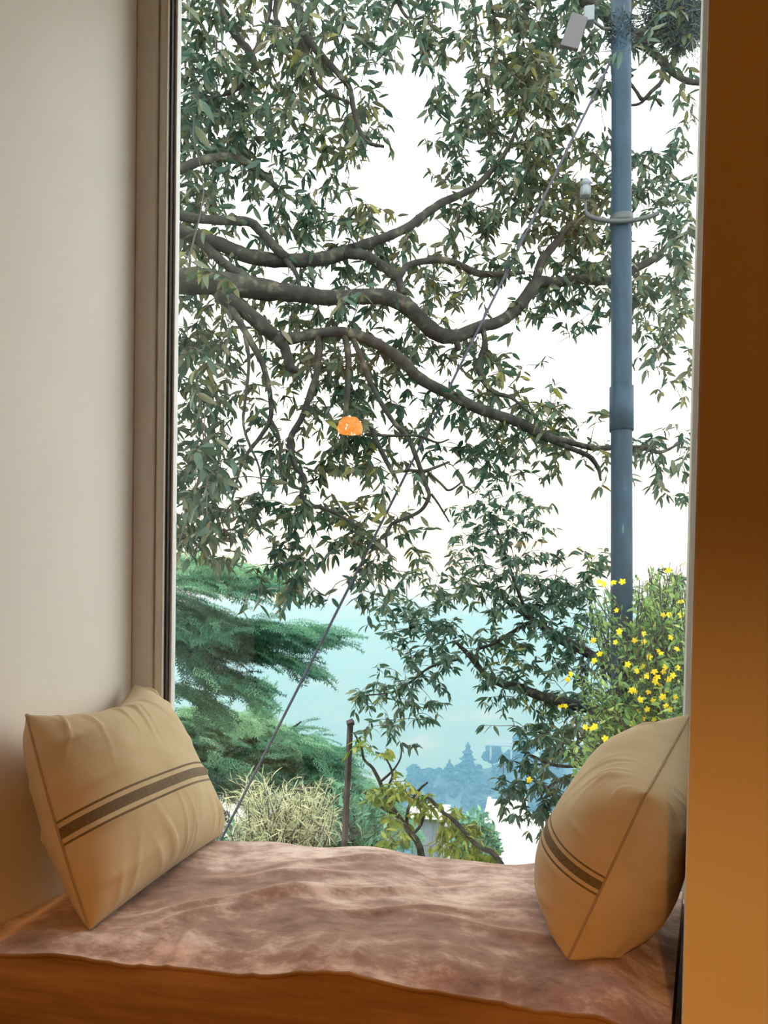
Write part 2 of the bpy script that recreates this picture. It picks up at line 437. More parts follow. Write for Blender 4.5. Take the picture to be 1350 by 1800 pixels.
def pillow(name, label, corners, thick, stripe_v, seed, front_sign=1, ustart=-0.93, uend=1.0, bias=0.5, pu=0.02, ptop=0.12, pbot=0.03, wr=1.0, back_taper=0.0, tilt=-0.02):
    """corners: near-bottom, far-bottom, near-top, far-top.  Two sheets bulging from a seam, pinched at the corners."""
    nb, fb, nt_, ft = [np.asarray(c, float) for c in corners]
    rs = np.random.default_rng(seed)
    nu, nv = 150, 110
    u = np.linspace(-1, 1, nu); v = np.linspace(-1, 1, nv)
    u = np.sign(u) * (1 - (1 - np.abs(u)) ** 1.25); v = np.sign(v) * (1 - (1 - np.abs(v)) ** 1.25)
    UU, VV = np.meshgrid(u, v, indexing='ij')
    # edges bow inwards between the corners
    Ue = UU * (1 - pu * (1 - VV ** 2) * np.abs(UU) ** 3)
    Ve = VV * (1 - np.where(VV > 0, ptop, pbot) * (1 - UU ** 2) * np.abs(VV) ** 3)
    a, b = (Ue + 1) / 2, (Ve + 1) / 2
    P = (nb * ((1 - a) * (1 - b))[..., None] + fb * (a * (1 - b))[..., None] + nt_ * ((1 - a) * b)[..., None] + ft * (a * b)[..., None])
    n = np.cross(fb - nb, nt_ - nb); n /= np.linalg.norm(n)
    T = (np.clip(1 - np.abs(UU) ** 2.6, 0, 1) ** 0.45) * (np.clip(1 - np.abs(VV) ** 2.6, 0, 1) ** np.where(VV > 0, 0.5, 0.38))
    root = thing(name, label, 'pillow', tuple((nb + fb) / 2))
    mb = MB(); stripes = []
    for side, frac in ((1, bias), (-1, 1 - bias)):
        # gathers radiating from the seams
        W = np.zeros_like(T)
        for k in range(16):
            x0 = rs.uniform(-0.95, 0.95); w = rs.uniform(0.014, 0.034); L = rs.uniform(0.2, 0.6); am = rs.uniform(0.3, 1.0)
            sl = rs.uniform(-0.35, 0.35)
            W += am * np.exp(-((UU - x0 - sl * (1 - VV)) / w) ** 2) * np.exp(-((1 - VV) / L) ** 2) * np.clip((1 - VV) * 8, 0, 1)
            x0 = rs.uniform(-0.95, 0.95); sl = rs.uniform(-0.35, 0.35)
            W += 0.6 * am * np.exp(-((UU - x0 - sl * (1 + VV)) / w) ** 2) * np.exp(-((1 + VV) / L) ** 2) * np.clip((1 + VV) * 8, 0, 1)
        for k in range(6):
            y0 = rs.uniform(-0.9, 0.9); w = rs.uniform(0.03, 0.06); L = rs.uniform(0.15, 0.4)
            W += 0.5 * np.exp(-((VV - y0) / w) ** 2) * np.exp(-((1 - np.abs(UU)) / L) ** 2) * np.clip((1 - np.abs(UU)) * 8, 0, 1)
        und = 0.05 * np.sin(3.1 * UU + 1.7 * VV + seed) + 0.04 * np.sin(5.3 * UU - 4 * VV + 2 * seed)
        tp_ = 1.0 if side > 0 else 1 - back_taper * np.clip(a, 0, 1) ** 1.5
        off = thick * frac * tp_ * T * (1 + und) + 0.0085 * wr * W * np.clip(T * 3, 0, 1)
        Q = P + n * (front_sign * side * off)[..., None]
        if side > 0:
            ids = np.arange(nu * nv).reshape(nu, nv); keep = np.ones((nu, nv), bool)
        else:                              # the back sheet shares the seam's vertices
            keep = np.zeros((nu, nv), bool); keep[1:-1, 1:-1] = True
            ids = np.arange(nu * nv).reshape(nu, nv).copy(); ids[keep] = nu * nv + np.arange(keep.sum())
        f = [(ids[i, j], ids[i + 1, j], ids[i + 1, j + 1], ids[i, j + 1]) for i in range(nu - 1) for j in range(nv - 1)]
        if side * front_sign < 0:
            f = [q[::-1] for q in f]
        mb.v.append(Q[keep]); mb.t.append(np.full(int(keep.sum()), .5)); mb.f.extend([tuple(int(k) for k in q) for q in f]); mb.n += int(keep.sum())
        s = np.where((UU > ustart) & (UU < uend) & (side > 0), VV - stripe_v - tilt * UU, 9.0)
        stripes.append(s[keep])
    me = mb.mesh('cover', M_linen)
    at_ = me.attributes.new('stripe', 'FLOAT', 'POINT')
    at_.data.foreach_set('value', np.concatenate(stripes).astype(np.float32))
    cov = new_obj('cover', me, root)
    edge = np.concatenate([P[:, 0], P[-1, 1:], P[-2::-1, -1], P[0, -2::-1]])
    MB().tube(edge[::2], 0.0022, 5, cap=False).build('seam', M_seam, cov)
    return root

def on_z(px, py, z):
    d = ray(px, py); return CAM + d * ((z - CAM[2]) / d[2])
def on_x(px, py, x):
    d = ray(px, py); return CAM + d * (x / d[0])
pillow('lumbar_pillow', 'striped linen lumbar pillow leaning on the pale left wall',
       [on_z(158, 1634, 0.497), on_z(388, 1468, 0.505), on_x(46, 1256, -0.835), on_x(236, 1203, -0.845)], 0.19, -0.23, 3, 1, bias=0.55, ustart=-1.1, tilt=-0.07, pu=-0.03, ptop=0.26)
pillow('lumbar_pillow', 'striped linen lumbar pillow standing on edge by the orange-lit right wall',
       [(0.070, 1.150, 0.500), (0.165, 1.60, 0.515), (0.182, 1.225, 0.728), (0.316, 1.60, 0.81)], 0.24, -0.18, 11, -1, bias=0.5, ustart=-1.1, back_taper=0.72)

# ------------------------------------------------------------------ pendant lamp in the room behind (seen mirrored in the pane)
M_bulb = bpy.data.materials.new('warm_lamp_glow'); M_bulb.use_nodes = True
b = bsdf(M_bulb); b.inputs['Base Color'].default_value = (0.9, 0.5, 0.2, 1)
b.inputs['Emission Color'].default_value = (1.0, 0.29, 0.035, 1); b.inputs['Emission Strength'].default_value = 15.0
g = at(615, 752, YG); d = ray(615, 752); lp = g + np.array([d[0], -d[1], d[2]]) / d[1] * 4.3
lamp = thing('pendant_lamp', 'orange glowing dome pendant lamp mirrored in the window pane', 'lamp', lp)
MB().lathe([(0.02, 0.085), (0.055, 0.075), (0.085, 0.045), (0.098, 0.0), (0.094, -0.035), (0.03, -0.036)], lp, 24).build('lamp_shade', M_bulb, lamp)
MB().tube([lp + np.array([0, 0, 0.08]), lp * np.array([1, 1, 0]) + np.array([0, 0, Z_CEIL])], 0.004, 6).build('cord', M_cable, lamp)

# ------------------------------------------------------------------ shaded floor lamp just behind the photographer: its opaque shade cuts the light off above
LP = np.array([0.06, -0.72, 1.45])
fl_ = thing('floor_lamp', 'dark metal floor lamp with conical shade standing in the room before the window seat', 'lamp', (LP[0], LP[1], 0))
M_shade = mat('dark_lamp_shade', (0.06, 0.045, 0.035), 0.6)
sh_ = MB()
sh_.lathe([(0.150, -0.056), (0.095, 0.15), (0.02, 0.155), (0.02, 0.150), (0.090, 0.146), (0.145, -0.054), (0.150, -0.056)], LP, 40, cap=False)
sh_.build('lamp_shade', M_shade, fl_)
MB().tube([(LP[0], LP[1] - 0.30, 0.02), (LP[0], LP[1] - 0.30, 1.64), (LP[0], LP[1] - 0.20, 1.72), (LP[0], LP[1], 1.72), (LP[0], LP[1], 1.605)], 0.011, 10).build('stand', M_shade, fl_)
MB().lathe([(0.15, 0.0), (0.15, 0.012), (0.03, 0.025)], (LP[0], LP[1] - 0.30, 0.001), 32).build('base', M_shade, fl_)
point_lamp('floor_lamp_bulb', LP, 70.0, (1.0, 0.42, 0.085), 0.030)

# =================================================================== OUTSIDE
# ------------------------------------------------------------------ base leaf shapes
def leaf_shape(L=1.0, w=0.16, fold=0.35, curl=0.15, stations=6, blunt=0.75):
    """Oblong leaf along +X, midrib folded, tip curling down; returns verts, faces."""
    t = np.linspace(0, 1, stations)
    hw = w * np.sin(math.pi * t ** blunt) ** 0.8
    hw[0], hw[-1] = w * 0.08, 0.0
    z = -curl * t ** 2
    V = []
    for i in range(stations):
        V += [(t[i] * L, hw[i], z[i] + fold * hw[i]), (t[i] * L, 0, z[i]), (t[i] * L, -hw[i], z[i] + fold * hw[i])]
    f = []
    for i in range(stations - 1):
        a = i * 3; c = (i + 1) * 3
        f += [(a, a + 1, c + 1, c), (a + 1, a + 2, c + 2, c + 1)]
    return np.array(V), f

def frames(dirs, roll):
    """Rotation matrices whose X axis is dir, Z roughly up, rolled."""
    d = dirs / np.linalg.norm(dirs, axis=1)[:, None]
    z = np.tile(np.array([0, 0, 1.0]), (len(d), 1)) + 1e-3
    y = np.cross(z, d); y /= np.linalg.norm(y, axis=1)[:, None] + 1e-9
    z = np.cross(d, y)
    c, s = np.cos(roll)[:, None], np.sin(roll)[:, None]
    y2 = y * c + z * s; z2 = z * c - y * s
    return np.stack([d, y2, z2], -1)           # columns

def scatter(variants, pos, R, scale, tint, var):
    """Copies of the variant shapes merged into one MB."""
    mb = MB()
    for k, (V, F_) in enumerate(variants):
        sel = np.where(var == k)[0]
        if not len(sel):
            continue
        W = np.einsum('nij,vj->nvi', R[sel] * scale[sel][:, None, None], V) + pos[sel][:, None, :]
        nv = len(V)
        Fa = np.asarray(F_)
        faces = (Fa[None] + (np.arange(len(sel)) * nv)[:, None, None]).reshape(-1, Fa.shape[1])
        mb.v.append(W.reshape(-1, 3)); mb.t.append(np.repeat(tint[sel], nv))
        mb.f.extend(map(tuple, (faces + mb.n).tolist())); mb.n += len(sel) * nv
    return mb

def leaves_on(root, part, stuff_name, material, variants, pos, R, scale, tint, var, n_parts=300, order=None):
    """The n_parts that show largest become parts of their own, the rest one 'stuff' part."""
    order = np.argsort(pos[:, 1] / scale) if order is None else order
    big, rest = order[:n_parts], order[n_parts:]
    NT = 7
    meshes = {}
    for i in big:
        key = (int(var[i]), int(min(NT - 1, tint[i] * NT)))
        if key not in meshes:
            V, F_ = variants[key[0]]
            meshes[key] = MB().add(V, F_, (key[1] + 0.5) / NT).mesh(part, material)
        o = new_obj(part, meshes[key], root)
        m = np.eye(4); m[:3, :3] = R[i] * scale[i]; m[:3, 3] = pos[i]
        o.matrix_basis = Matrix(m.tolist())
    if len(rest):
        s = scatter(variants, pos[rest], R[rest], scale[rest], tint[rest], var[rest]).build(stuff_name, material, root)
        s['kind'] = 'stuff'

OAK = [leaf_shape(1, 0.150, 0.3, 0.12), leaf_shape(1, 0.170, 0.15, 0.22, blunt=0.85), leaf_shape(1, 0.135, 0.45, 0.05), leaf_shape(1, 0.155, 0.2, 0.35)]

def limb_px(pts):
    """pts: (px, py, Y, radius px) rows -> smooth world points and radii."""
    S = spline(pts, 4)
    W = np.array([at(a, b, c) for a, b, c, _ in S])
    dist = (W - CAM) @ fw
    return W, np.maximum(0.35, S[:, 3]) * dist / FP

def oak(name, label, limbs, trunk, cells, depth, k, leaf_len, material, n_leaf, seed, xmax=1e9, extra=(), down=0.6, n_obj=300, spread=1.0):
    rs = np.random.default_rng(seed)
    root = thing(name, label, 'tree', trunk[0][0])
    tp = np.array([t[0] for t in trunk]); tr_ = np.array([t[1] for t in trunk])
    S = spline(np.column_stack([tp, tr_]), 5)
    MB().tube(S[:, :3], S[:, 3], 14, 0.06).build('trunk', M_bark, root)
    sk, skr = [], []
    for L in limbs:
        W, R_ = limb_px(L)
        MB().tube(W, R_, 9, 0.10).build('limb', M_bark, root)
        sk.append(W); skr.append(R_)
    sk = np.concatenate(sk); skr = np.concatenate(skr)
    # cluster centres from the density cells
    C_ = []
    for (x0, y0, w, dgt, n) in cells:
        m = k * n
        m = int(m) + (rs.random() < m - int(m))
        for _ in range(m):
            px, py = x0 + rs.uniform(0, w), y0 + rs.uniform(0, w)
            C_.append(at(px, py, depth(px, py) + rs.normal(0, 0.28) * spread))
    for (px, py, Y) in extra:
        C_.append(at(px, py, Y))
    C_ = np.array(C_)
    d0 = np.array([np.min(np.linalg.norm(sk - c, axis=1)) for c in C_])
    C_ = C_[np.argsort(d0)]
    tw = MB()
    bound = np.zeros((len(sk) + len(C_) * 3, 3)); bound[:len(sk)] = sk; nb_ = len(sk)
    pos, dirs, sc = [], [], []
    for c in C_:
        dd = np.linalg.norm(bound[:nb_] - c, axis=1)
        p = bound[int(np.argmin(dd))]
        d = c - p; L = np.linalg.norm(d)
        mid = p + d * 0.5 + rs.normal(0, 0.07, 3) * L + np.array([0, 0, 0.05 * L])
        rr = min(0.008, 0.0026 + 0.004 * L)
        path = spline(np.array([p, mid, c]), 3)
        if L > 0.02:
            tw.tube(path, np.linspace(rr, 0.0018, len(path)), 4, cap=False)
        bound[nb_], bound[nb_ + 1], bound[nb_ + 2] = path[2], path[4], c
        nb_ += 3
        nl = max(3, int(rs.normal(n_leaf, 1.6)))
        td = d / (L + 1e-6)
        az = rs.uniform(0, 2 * math.pi) + np.arange(nl) * 2.4
        for q in range(nl):
            rad = np.array([math.cos(az[q]), math.sin(az[q]) * 0.8, rs.normal(-down, 0.4)])
            v = rad + td * rs.uniform(0.2, 0.7)
            pos.append(c - td * rs.uniform(0, 0.13) * leaf_len / 0.11 + rs.normal(0, 0.006, 3)); dirs.append(v)
            sc.append(leaf_len * rs.uniform(0.65, 1.2))
    tw.build('twigs', M_twig, root)['kind'] = 'stuff'
    pos, dirs, sc = np.array(pos), np.array(dirs), np.array(sc)
    n = len(pos)
    R = frames(dirs, rs.normal(0, 0.7, n))
    tint = np.clip(rs.beta(1.5, 1.9, n) + 0.14 * np.sin(pos[:, 0] * 4 + pos[:, 2] * 3), 0, 1)
    var = rs.integers(0, len(OAK), n)
    leaves_on(root, 'leaf', 'foliage', material, OAK, pos, R, sc, tint, var, n_obj)
    return root, n

GRID = [                        # density of oak leaves, 40 px cells from x = 300, y = 0
    "45322544253523576656258",
    "55424654545545466353567",
    "55555653433422588654323",
    "56566652100114788631013",
    "67665543420346658620002",
    "55555455530367455510002",
    "56664455410254457643443",
    "44553222000243478664654",
    "45452353100022677764665",
    "53213555531267666664225",
    "53223554444244234774225",
    "45432244444444444674456",
    "23322234434544324542566",
    "33433444323542135534555",
    "45434444333423100410454",
    "76523467544445200000254",
    "55512566653034422000121",
    "45331356542334555210011",
    "46321233423345456510021",
    "56412344532346554333354",
    "67535555642235442023353",
    "67543442322111000010142",
    "76554656432",
    "675444365341",
    "34324532542",
    "0000362243",
    "0002141031",
    "000000001",
]
GRID2 = {21: (820, "233"), 22: (780, "45662"), 23: (780, "35552"), 24: (740, "255564343"), 25: (660, "23345656663"), 26: (660, "55654666663"),
         27: (660, "36752555653"), 28: (660, "15643553552"), 29: (660, "35314554553"), 30: (620, "555412256653"), 31: (620, "343301247753"),
         32: (620, "222000057753"), 33: (880, "46653"), 34: (860, "466431"), 35: (880, "56631"), 36: (900, "11")}
def cells_of(rows):
    out = []
    for y0, x0, s in rows:
        for i, ch in enumerate(s):
            dgt = int(ch)
            if dgt:
                out.append((x0 + 40 * i, y0, 40, dgt, -math.log(1 - dgt * 0.1)))
    return out
cells1 = cells_of([(40 * j, 300, s) for j, s in enumerate(GRID)])
cells1 = [c for c in cells1 if c[0] < 1225]
# the crown goes on a little beyond what the frame shows
rs0 = np.random.default_rng(5)
for px in range(100, 300, 40):
    for py in range(0, 900, 40):
        cells1.append((px, py, 40, 4, 0.45))
for px in range(300, 1300, 40):
    for py in (-80, -40):
        cells1.append((px, py, 40, 4, 0.5))
cells2 = cells_of([(40 * j, v[0], v[1]) for j, v in GRID2.items()])
for px in range(1110, 1290, 40):
    for py in range(1000, 1320, 40):
        cells2.append((px, py, 40, 4, 0.4))

def dep1(px, py):
    b = 4.95 + (px - 300) / 900 * 1.6
    if px > 1000: b = max(b, 6.25)
    return b
limbs1 = [
 [(60, 505, 4.3, 30), (200, 500, 4.35, 26), (315, 494, 4.4, 22), (400, 499, 4.5, 20), (460, 508, 4.6, 18), (520, 516, 4.7, 15), (580, 523, 4.8, 13), (640, 521, 4.95, 13), (680, 523, 5.0, 14), (712, 537, 5.1, 15),
  (735, 557, 5.15, 14), (765, 584, 5.25, 14), (800, 592, 5.35, 12), (840, 576, 5.45, 10.5), (880, 564, 5.55, 10.5), (910, 540, 5.65, 11), (930, 515, 5.75, 11), (945, 496, 5.8, 10), (980, 497, 5.9, 9), (1020, 491, 6.0, 8.5),
  (1060, 494, 6.1, 8), (1100, 480, 6.15, 7), (1150, 455, 6.2, 6), (1180, 425, 6.25, 4), (1225, 400, 6.3, 3)],
 [(940, 500, 5.8, 8), (945, 480, 5.8, 8), (955, 455, 5.85, 7.5), (975, 430, 5.9, 7), (1000, 400, 6.0, 6.5), (1028, 382, 6.1, 6), (1060, 355, 6.2, 4)],
 [(798, 592, 5.35, 7), (803, 603, 5.35, 6), (806, 616, 5.35, 4)],
 [(-262, 330, 4.28, 22), (-60, 335, 4.4, 16), (120, 345, 4.45, 13), (250, 360, 4.5, 11), (315, 378, 4.55, 9), (345, 384, 4.6, 8), (400, 388, 4.6, 8), (440, 391, 4.65, 8), (462, 411, 4.7, 8), (485, 436, 4.7, 8), (503, 452, 4.75, 8)],
 [(-255, 400, 4.28, 26), (-60, 385, 4.4, 20), (120, 382, 4.45, 16), (250, 390, 4.5, 14), (315, 405, 4.55, 12), (345, 416, 4.6, 11), (390, 430, 4.65, 12), (430, 448, 4.7, 13), (470, 456, 4.75, 13), (520, 458, 4.8, 12), (560, 456, 4.9, 12), (600, 446, 5.0, 11), (640, 431, 5.05, 9),
  (680, 416, 5.1, 8), (715, 401, 5.2, 8), (745, 378, 5.3, 7.5), (780, 355, 5.4, 7), (810, 342, 5.5, 6), (840, 325, 5.6, 5.5), (870, 292, 5.7, 5), (892, 262, 5.75, 4), (908, 225, 5.8, 3), (915, 190, 5.8, 2)],
 [(608, 446, 5.0, 9), (640, 449, 5.0, 9), (665, 463, 5.05, 9), (685, 477, 5.1, 8.5), (700, 486, 5.1, 8), (715, 468, 5.15, 5.5), (740, 460, 5.2, 5.5), (780, 457, 5.3, 6), (810, 467, 5.4, 6), (840, 480, 5.5, 6), (880, 482, 5.6, 4.5), (922, 479, 5.7, 3)],
 [(700, 484, 5.1, 7), (703, 500, 5.1, 6.5), (708, 518, 5.1, 7)],
 [(330, 410, 4.58, 8), (352, 425, 4.6, 8), (385, 455, 4.6, 8), (415, 478, 4.6, 8), (440, 495, 4.6, 9)],
 [(498, 452, 4.75, 5), (512, 468, 4.72, 4.5), (522, 484, 4.7, 4), (526, 505, 4.7, 4)],
 [(378, 505, 4.5, 14), (400, 525, 4.5, 14), (430, 546, 4.55, 13), (465, 576, 4.6, 13), (490, 594, 4.65, 12), (520, 594, 4.7, 10), (550, 588, 4.75, 9), (585, 583, 4.8, 9), (620, 587, 4.85, 9.5), (665, 606, 4.95, 10), (690, 622, 5.0, 10.5),
  (715, 642, 5.05, 10), (740, 667, 5.1, 10), (790, 693, 5.25, 10), (830, 714, 5.35, 9.5), (860, 725, 5.45, 9), (900, 738, 5.55, 9), (930, 752, 5.65, 9), (960, 768, 5.75, 8), (1000, 777, 5.95, 5.5), (1040, 787, 6.1, 5), (1075, 787, 6.15, 5),
  (1130, 787, 6.2, 4.5), (1160, 795, 6.25, 3.5), (1195, 780, 6.3, 2)],
 [(484, 592, 4.62, 9), (500, 610, 4.65, 10), (506, 630, 4.65, 9), (512, 646, 4.65, 8), (524, 652, 4.66, 5)],
 [(955, 768, 5.75, 5), (990, 783, 5.9, 4.5), (1025, 797, 6.0, 4.5), (1040, 806, 6.05, 4.5), (1052, 825, 6.05, 3.5), (1056, 845, 6.05, 2)],
 [(398, 530, 4.5, 7), (410, 548, 4.5, 7), (422, 568, 4.5, 6.5), (442, 602, 4.5, 6), (460, 636, 4.5, 5.5), (470, 670, 4.5, 5), (476, 706, 4.5, 4.5), (475, 737, 4.5, 4.5), (456, 770, 4.5, 4), (440, 790, 4.5, 3.5), (425, 815, 4.5, 3), (415, 850, 4.5, 2.5), (408, 880, 4.5, 2)],
 [(474, 735, 4.5, 3), (488, 760, 4.5, 3), (492, 790, 4.5, 2.5), (494, 830, 4.5, 2), (505, 870, 4.5, 1.5)],
 [(430, 590, 4.5, 4), (437, 625, 4.45, 3.5), (436, 660, 4.42, 3), (430, 710, 4.4, 3), (428, 748, 4.4, 2.5), (440, 785, 4.4, 2.5), (455, 820, 4.4, 2), (462, 870, 4.4, 1.5)],
 [(558, 588, 4.76, 6), (560, 620, 4.76, 6), (556, 660, 4.75, 6), (545, 693, 4.75, 6), (530, 735, 4.75, 5.5), (510, 772, 4.75, 5.5), (514, 800, 4.75, 5), (520, 822, 4.75, 5), (536, 842, 4.75, 4.5), (530, 870, 4.75, 4), (545, 888, 4.75, 4), (565, 892, 4.78, 3.5), (595, 905, 4.8, 3), (632, 926, 4.85, 2)],
 [(604, 586, 4.83, 6), (612, 620, 4.83, 6), (612, 670, 4.83, 5.5), (606, 735, 4.83, 4.5), (600, 765, 4.83, 3)],
 [(618, 588, 4.85, 5), (635, 630, 4.85, 5), (655, 680, 4.88, 4.5), (672, 712, 4.9, 4.5), (695, 746, 4.92, 4.5), (718, 770, 4.95, 4.5), (730, 800, 4.97, 4.5), (742, 832, 5.0, 4.5), (750, 856, 5.0, 4), (754, 873, 5.0, 3.8), (740, 897, 5.0, 3.5), (712, 912, 5.0, 3.2), (690, 920, 5.0, 3), (679, 937, 5.0, 2.6), (680, 962, 5.0, 2.2)],
 [(748, 826, 5.0, 2.6), (775, 850, 5.05, 2.5), (790, 862, 5.1, 2.2), (815, 845, 5.15, 1.6)],
 [(690, 830, 4.98, 3), (720, 827, 5.0, 3), (750, 827, 5.0, 2.8), (790, 812, 5.1, 2)],
 [(640, 764, 4.9, 2.5), (690, 766, 4.92, 2.5), (735, 766, 4.95, 2.5), (768, 778, 5.0, 2), (790, 772, 5.05, 1.4)],
 [(758, 868, 5.0, 2.5), (772, 888, 5.02, 2), (790, 918, 5.05, 1.4)],
 [(650, 745, 4.88, 4.5), (664, 780, 4.88, 4.5), (680, 812, 4.9, 4.5), (692, 834, 4.9, 4), (700, 850, 4.9, 2)],
 [(846, 572, 5.45, 5), (852, 596, 5.45, 5), (848, 620, 5.45, 5), (840, 645, 5.45, 5), (852, 672, 5.45, 5), (870, 690, 5.48, 4), (900, 700, 5.52, 3), (932, 727, 5.58, 2)],
 [(-265, 250, 4.28, 18), (-80, 300, 4.4, 14), (110, 325, 4.5, 11), (250, 320, 4.6, 9), (315, 298, 4.65, 8), (345, 286, 4.7, 8), (380, 277, 4.75, 7.5), (410, 277, 4.8, 7), (440, 290, 4.85, 6.5), (465, 310, 4.9, 6), (488, 331, 4.95, 5)],
 [(380, -30, 5.0, 7), (387, 5, 5.0, 6), (393, 28, 5.0, 6), (405, 50, 5.0, 6), (422, 72, 5.0, 7), (440, 92, 5.0, 6), (448, 115, 5.0, 5), (432, 140, 5.0, 4), (412, 160, 5.0, 3), (370, 175, 5.0, 2)],
 [(510, -30, 5.2, 7), (523, 5, 5.2, 7), (526, 30, 5.2, 7), (535, 60, 5.2, 7), (558, 90, 5.2, 6.5), (590, 124, 5.2, 5.5), (612, 150, 5.2, 5), (618, 170, 5.2, 5), (622, 195, 5.2, 4.5), (632, 230, 5.2, 4), (646, 250, 5.2, 3.5), (675, 258, 5.2, 2.5)],
 [(530, 70, 5.2, 4), (541, 95, 5.2, 3.5), (546, 120, 5.2, 3.5), (558, 148, 5.2, 3.5), (580, 165, 5.2, 3), (605, 177, 5.2, 2.5), (620, 184, 5.2, 2)],
 [(478, -30, 5.1, 4), (472, 30, 5.1, 4), (455, 75, 5.05, 4), (444, 96, 5.0, 4)],
 [(490, -30, 5.1, 5), (484, 20, 5.1, 5), (487, 50, 5.1, 4), (480, 85, 5.1, 3)],
 [(450, -30, 5.1, 3), (436, 15, 5.1, 2.5), (412, 48, 5.05, 2)],
 [(690, -30, 5.4, 3), (705, 15, 5.4, 3), (722, 34, 5.4, 2.5), (745, 30, 5.4, 1.8)],
 [(820, -30, 5.8, 3), (834, 20, 5.8, 2.6), (838, 70, 5.8, 2), (838, 112, 5.8, 1.5)],
 [(855, -30, 5.9, 3), (868, 30, 5.9, 2.5), (871, 90, 5.9, 2)],
 [(985, -30, 6.3, 9), (1015, -5, 6.3, 9), (1045, 12, 6.3, 9), (1068, 32, 6.3, 9), (1090, 52, 6.3, 9), (1120, 60, 6.3, 9), (1150, 64, 6.3, 9), (1178, 68, 6.3, 7), (1200, 90, 6.3, 3)],
 [(1085, 55, 6.3, 9), (1130, 80, 6.3, 8), (1150, 94, 6.3, 7), (1168, 113, 6.3, 6.5), (1186, 130, 6.3, 5.5), (1210, 143, 6.3, 5), (1250, 148, 6.3, 4)],
 [(1168, 115, 6.3, 4.5), (1163, 143, 6.3, 4), (1146, 160, 6.3, 3.5), (1130, 175, 6.3, 3.5), (1118, 160, 6.3, 3), (1108, 146, 6.3, 2.5)],
 [(1130, 175, 6.3, 2.5), (1150, 172, 6.3, 2.5), (1163, 187, 6.3, 2)],
 [(1140, 168, 6.3, 2.5), (1125, 182, 6.3, 2.5), (1108, 185, 6.3, 2)],
]
bt = at(-250, 540, 4.3)
trunk1 = [((bt[0] - 0.35, 4.2, -3.1), 0.34), ((bt[0] - 0.15, 4.22, -0.5), 0.27), ((bt[0], 4.25, 1.6), 0.24), ((bt[0] + 0.25, 4.3, 3.4), 0.20), ((bt[0] + 0.9, 4.6, 5.3), 0.14), ((bt[0] + 1.8, 5.1, 6.6), 0.09)]
limbs1[0] = [(-250, 540, 4.3, 44), (-80, 522, 4.3, 36)] + limbs1[0]
near = [(332, 455, 3.7), (350, 470, 3.7), (378, 478, 3.7), (400, 490, 3.8), (345, 690, 3.6), (360, 720, 3.6), (340, 790, 3.5), (362, 800, 3.5), (390, 808, 3.6), (416, 805, 3.6), (350, 830, 3.5), (385, 850, 3.6), (392, 870, 3.6),
        (330, 610, 3.7), (360, 625, 3.7), (345, 640, 3.8), (390, 640, 3.8), (330, 860, 3.6), (350, 900, 3.6), (370, 930, 3.7), (330, 940, 3.7), (340, 240, 3.8), (350, 180, 3.8), (330, 150, 3.8), (345, 160, 3.7), (600, 525, 4.2), (610, 540, 4.2), (640, 500, 4.4),
        (480, 835, 4.3), (476, 845, 4.3), (1100, 90, 5.2)] + [(595 + 11 * (i % 6), 738 + 17 * (i // 6), 5.0 + 0.02 * i) for i in range(24)]
t1, nleaf1 = oak('oak_tree', 'large spreading oak whose mossy limbs cross the upper window', limbs1, trunk1, cells1, dep1, 11.0, 0.102, M_oak, 6, 21, extra=near)

limbs2 = [
 [(1400, 1190, 7.4, 30), (1250, 1255, 7.4, 18), (1150, 1252, 7.45, 13), (1100, 1247, 7.5, 11), (1060, 1250, 7.5, 10.5), (1020, 1241, 7.55, 10), (985, 1233, 7.6, 9), (940, 1220, 7.65, 8.5), (910, 1207, 7.7, 7.5), (885, 1203, 7.7, 7), (857, 1190, 7.7, 6), (840, 1170, 7.7, 5), (825, 1152, 7.7, 4.5), (803, 1130, 7.7, 3)],
 [(1400, 1180, 7.4, 26), (1250, 1215, 7.6, 15), (1150, 1200, 7.7, 12), (1085, 1180, 7.8, 10), (1030, 1146, 7.85, 9), (990, 1126, 7.9, 9), (960, 1105, 7.9, 6.5), (940, 1091, 7.95, 5.5), (915, 1075, 8, 4.5), (890, 1056, 8, 4), (868, 1038, 8, 3), (828, 1028, 8, 2)],
 [(962, 1096, 7.9, 4), (930, 1095, 7.9, 3.8), (900, 1112, 7.9, 3.5), (870, 1130, 7.85, 3), (838, 1142, 7.8, 2.5)],
 [(840, 1172, 7.7, 3.5), (838, 1150, 7.7, 3), (846, 1130, 7.7, 2)],
 [(810, 1158, 7.7, 2.5), (780, 1165, 7.7, 2.5), (752, 1175, 7.7, 2.2), (720, 1200, 7.7, 2), (688, 1217, 7.7, 1.6), (645, 1222, 7.7, 1.2)],
 [(930, 1090, 7.95, 3), (900, 1010, 8, 3), (880, 950, 8, 2.5), (860, 900, 8, 2)],
 [(1060, 1250, 7.5, 5), (1000, 1320, 7.2, 3.5), (970, 1306, 7.2, 3), (940, 1280, 7.2, 2)],
 [(1075, 1340, 7.2, 4), (1010, 1347, 7.2, 3), (970, 1344, 7.2, 3), (935, 1328, 7.2, 2)],
 [(1090, 1345, 7.2, 4), (1035, 1356, 7.2, 3), (985, 1370, 7.2, 3), (950, 1395, 7.2, 2)],
]
bt2 = at(1420, 1185, 7.4)
trunk2 = [((bt2[0] + 0.3, 7.4, -4.2), 0.28), ((bt2[0] + 0.1, 7.4, -1.5), 0.22), ((bt2[0], 7.4, 0.4), 0.18), ((bt2[0] + 0.1, 7.6, 2.2), 0.12), ((bt2[0] + 0.3, 7.8, 3.6), 0.06)]
oak('oak_tree', 'smaller oak with dense small leaves reaching in at lower right', limbs2, trunk2, cells2, lambda px, py: 7.8 if py < 1260 else 7.3, 12.0, 0.105, M_oak2, 7.5, 33, spread=1.3)

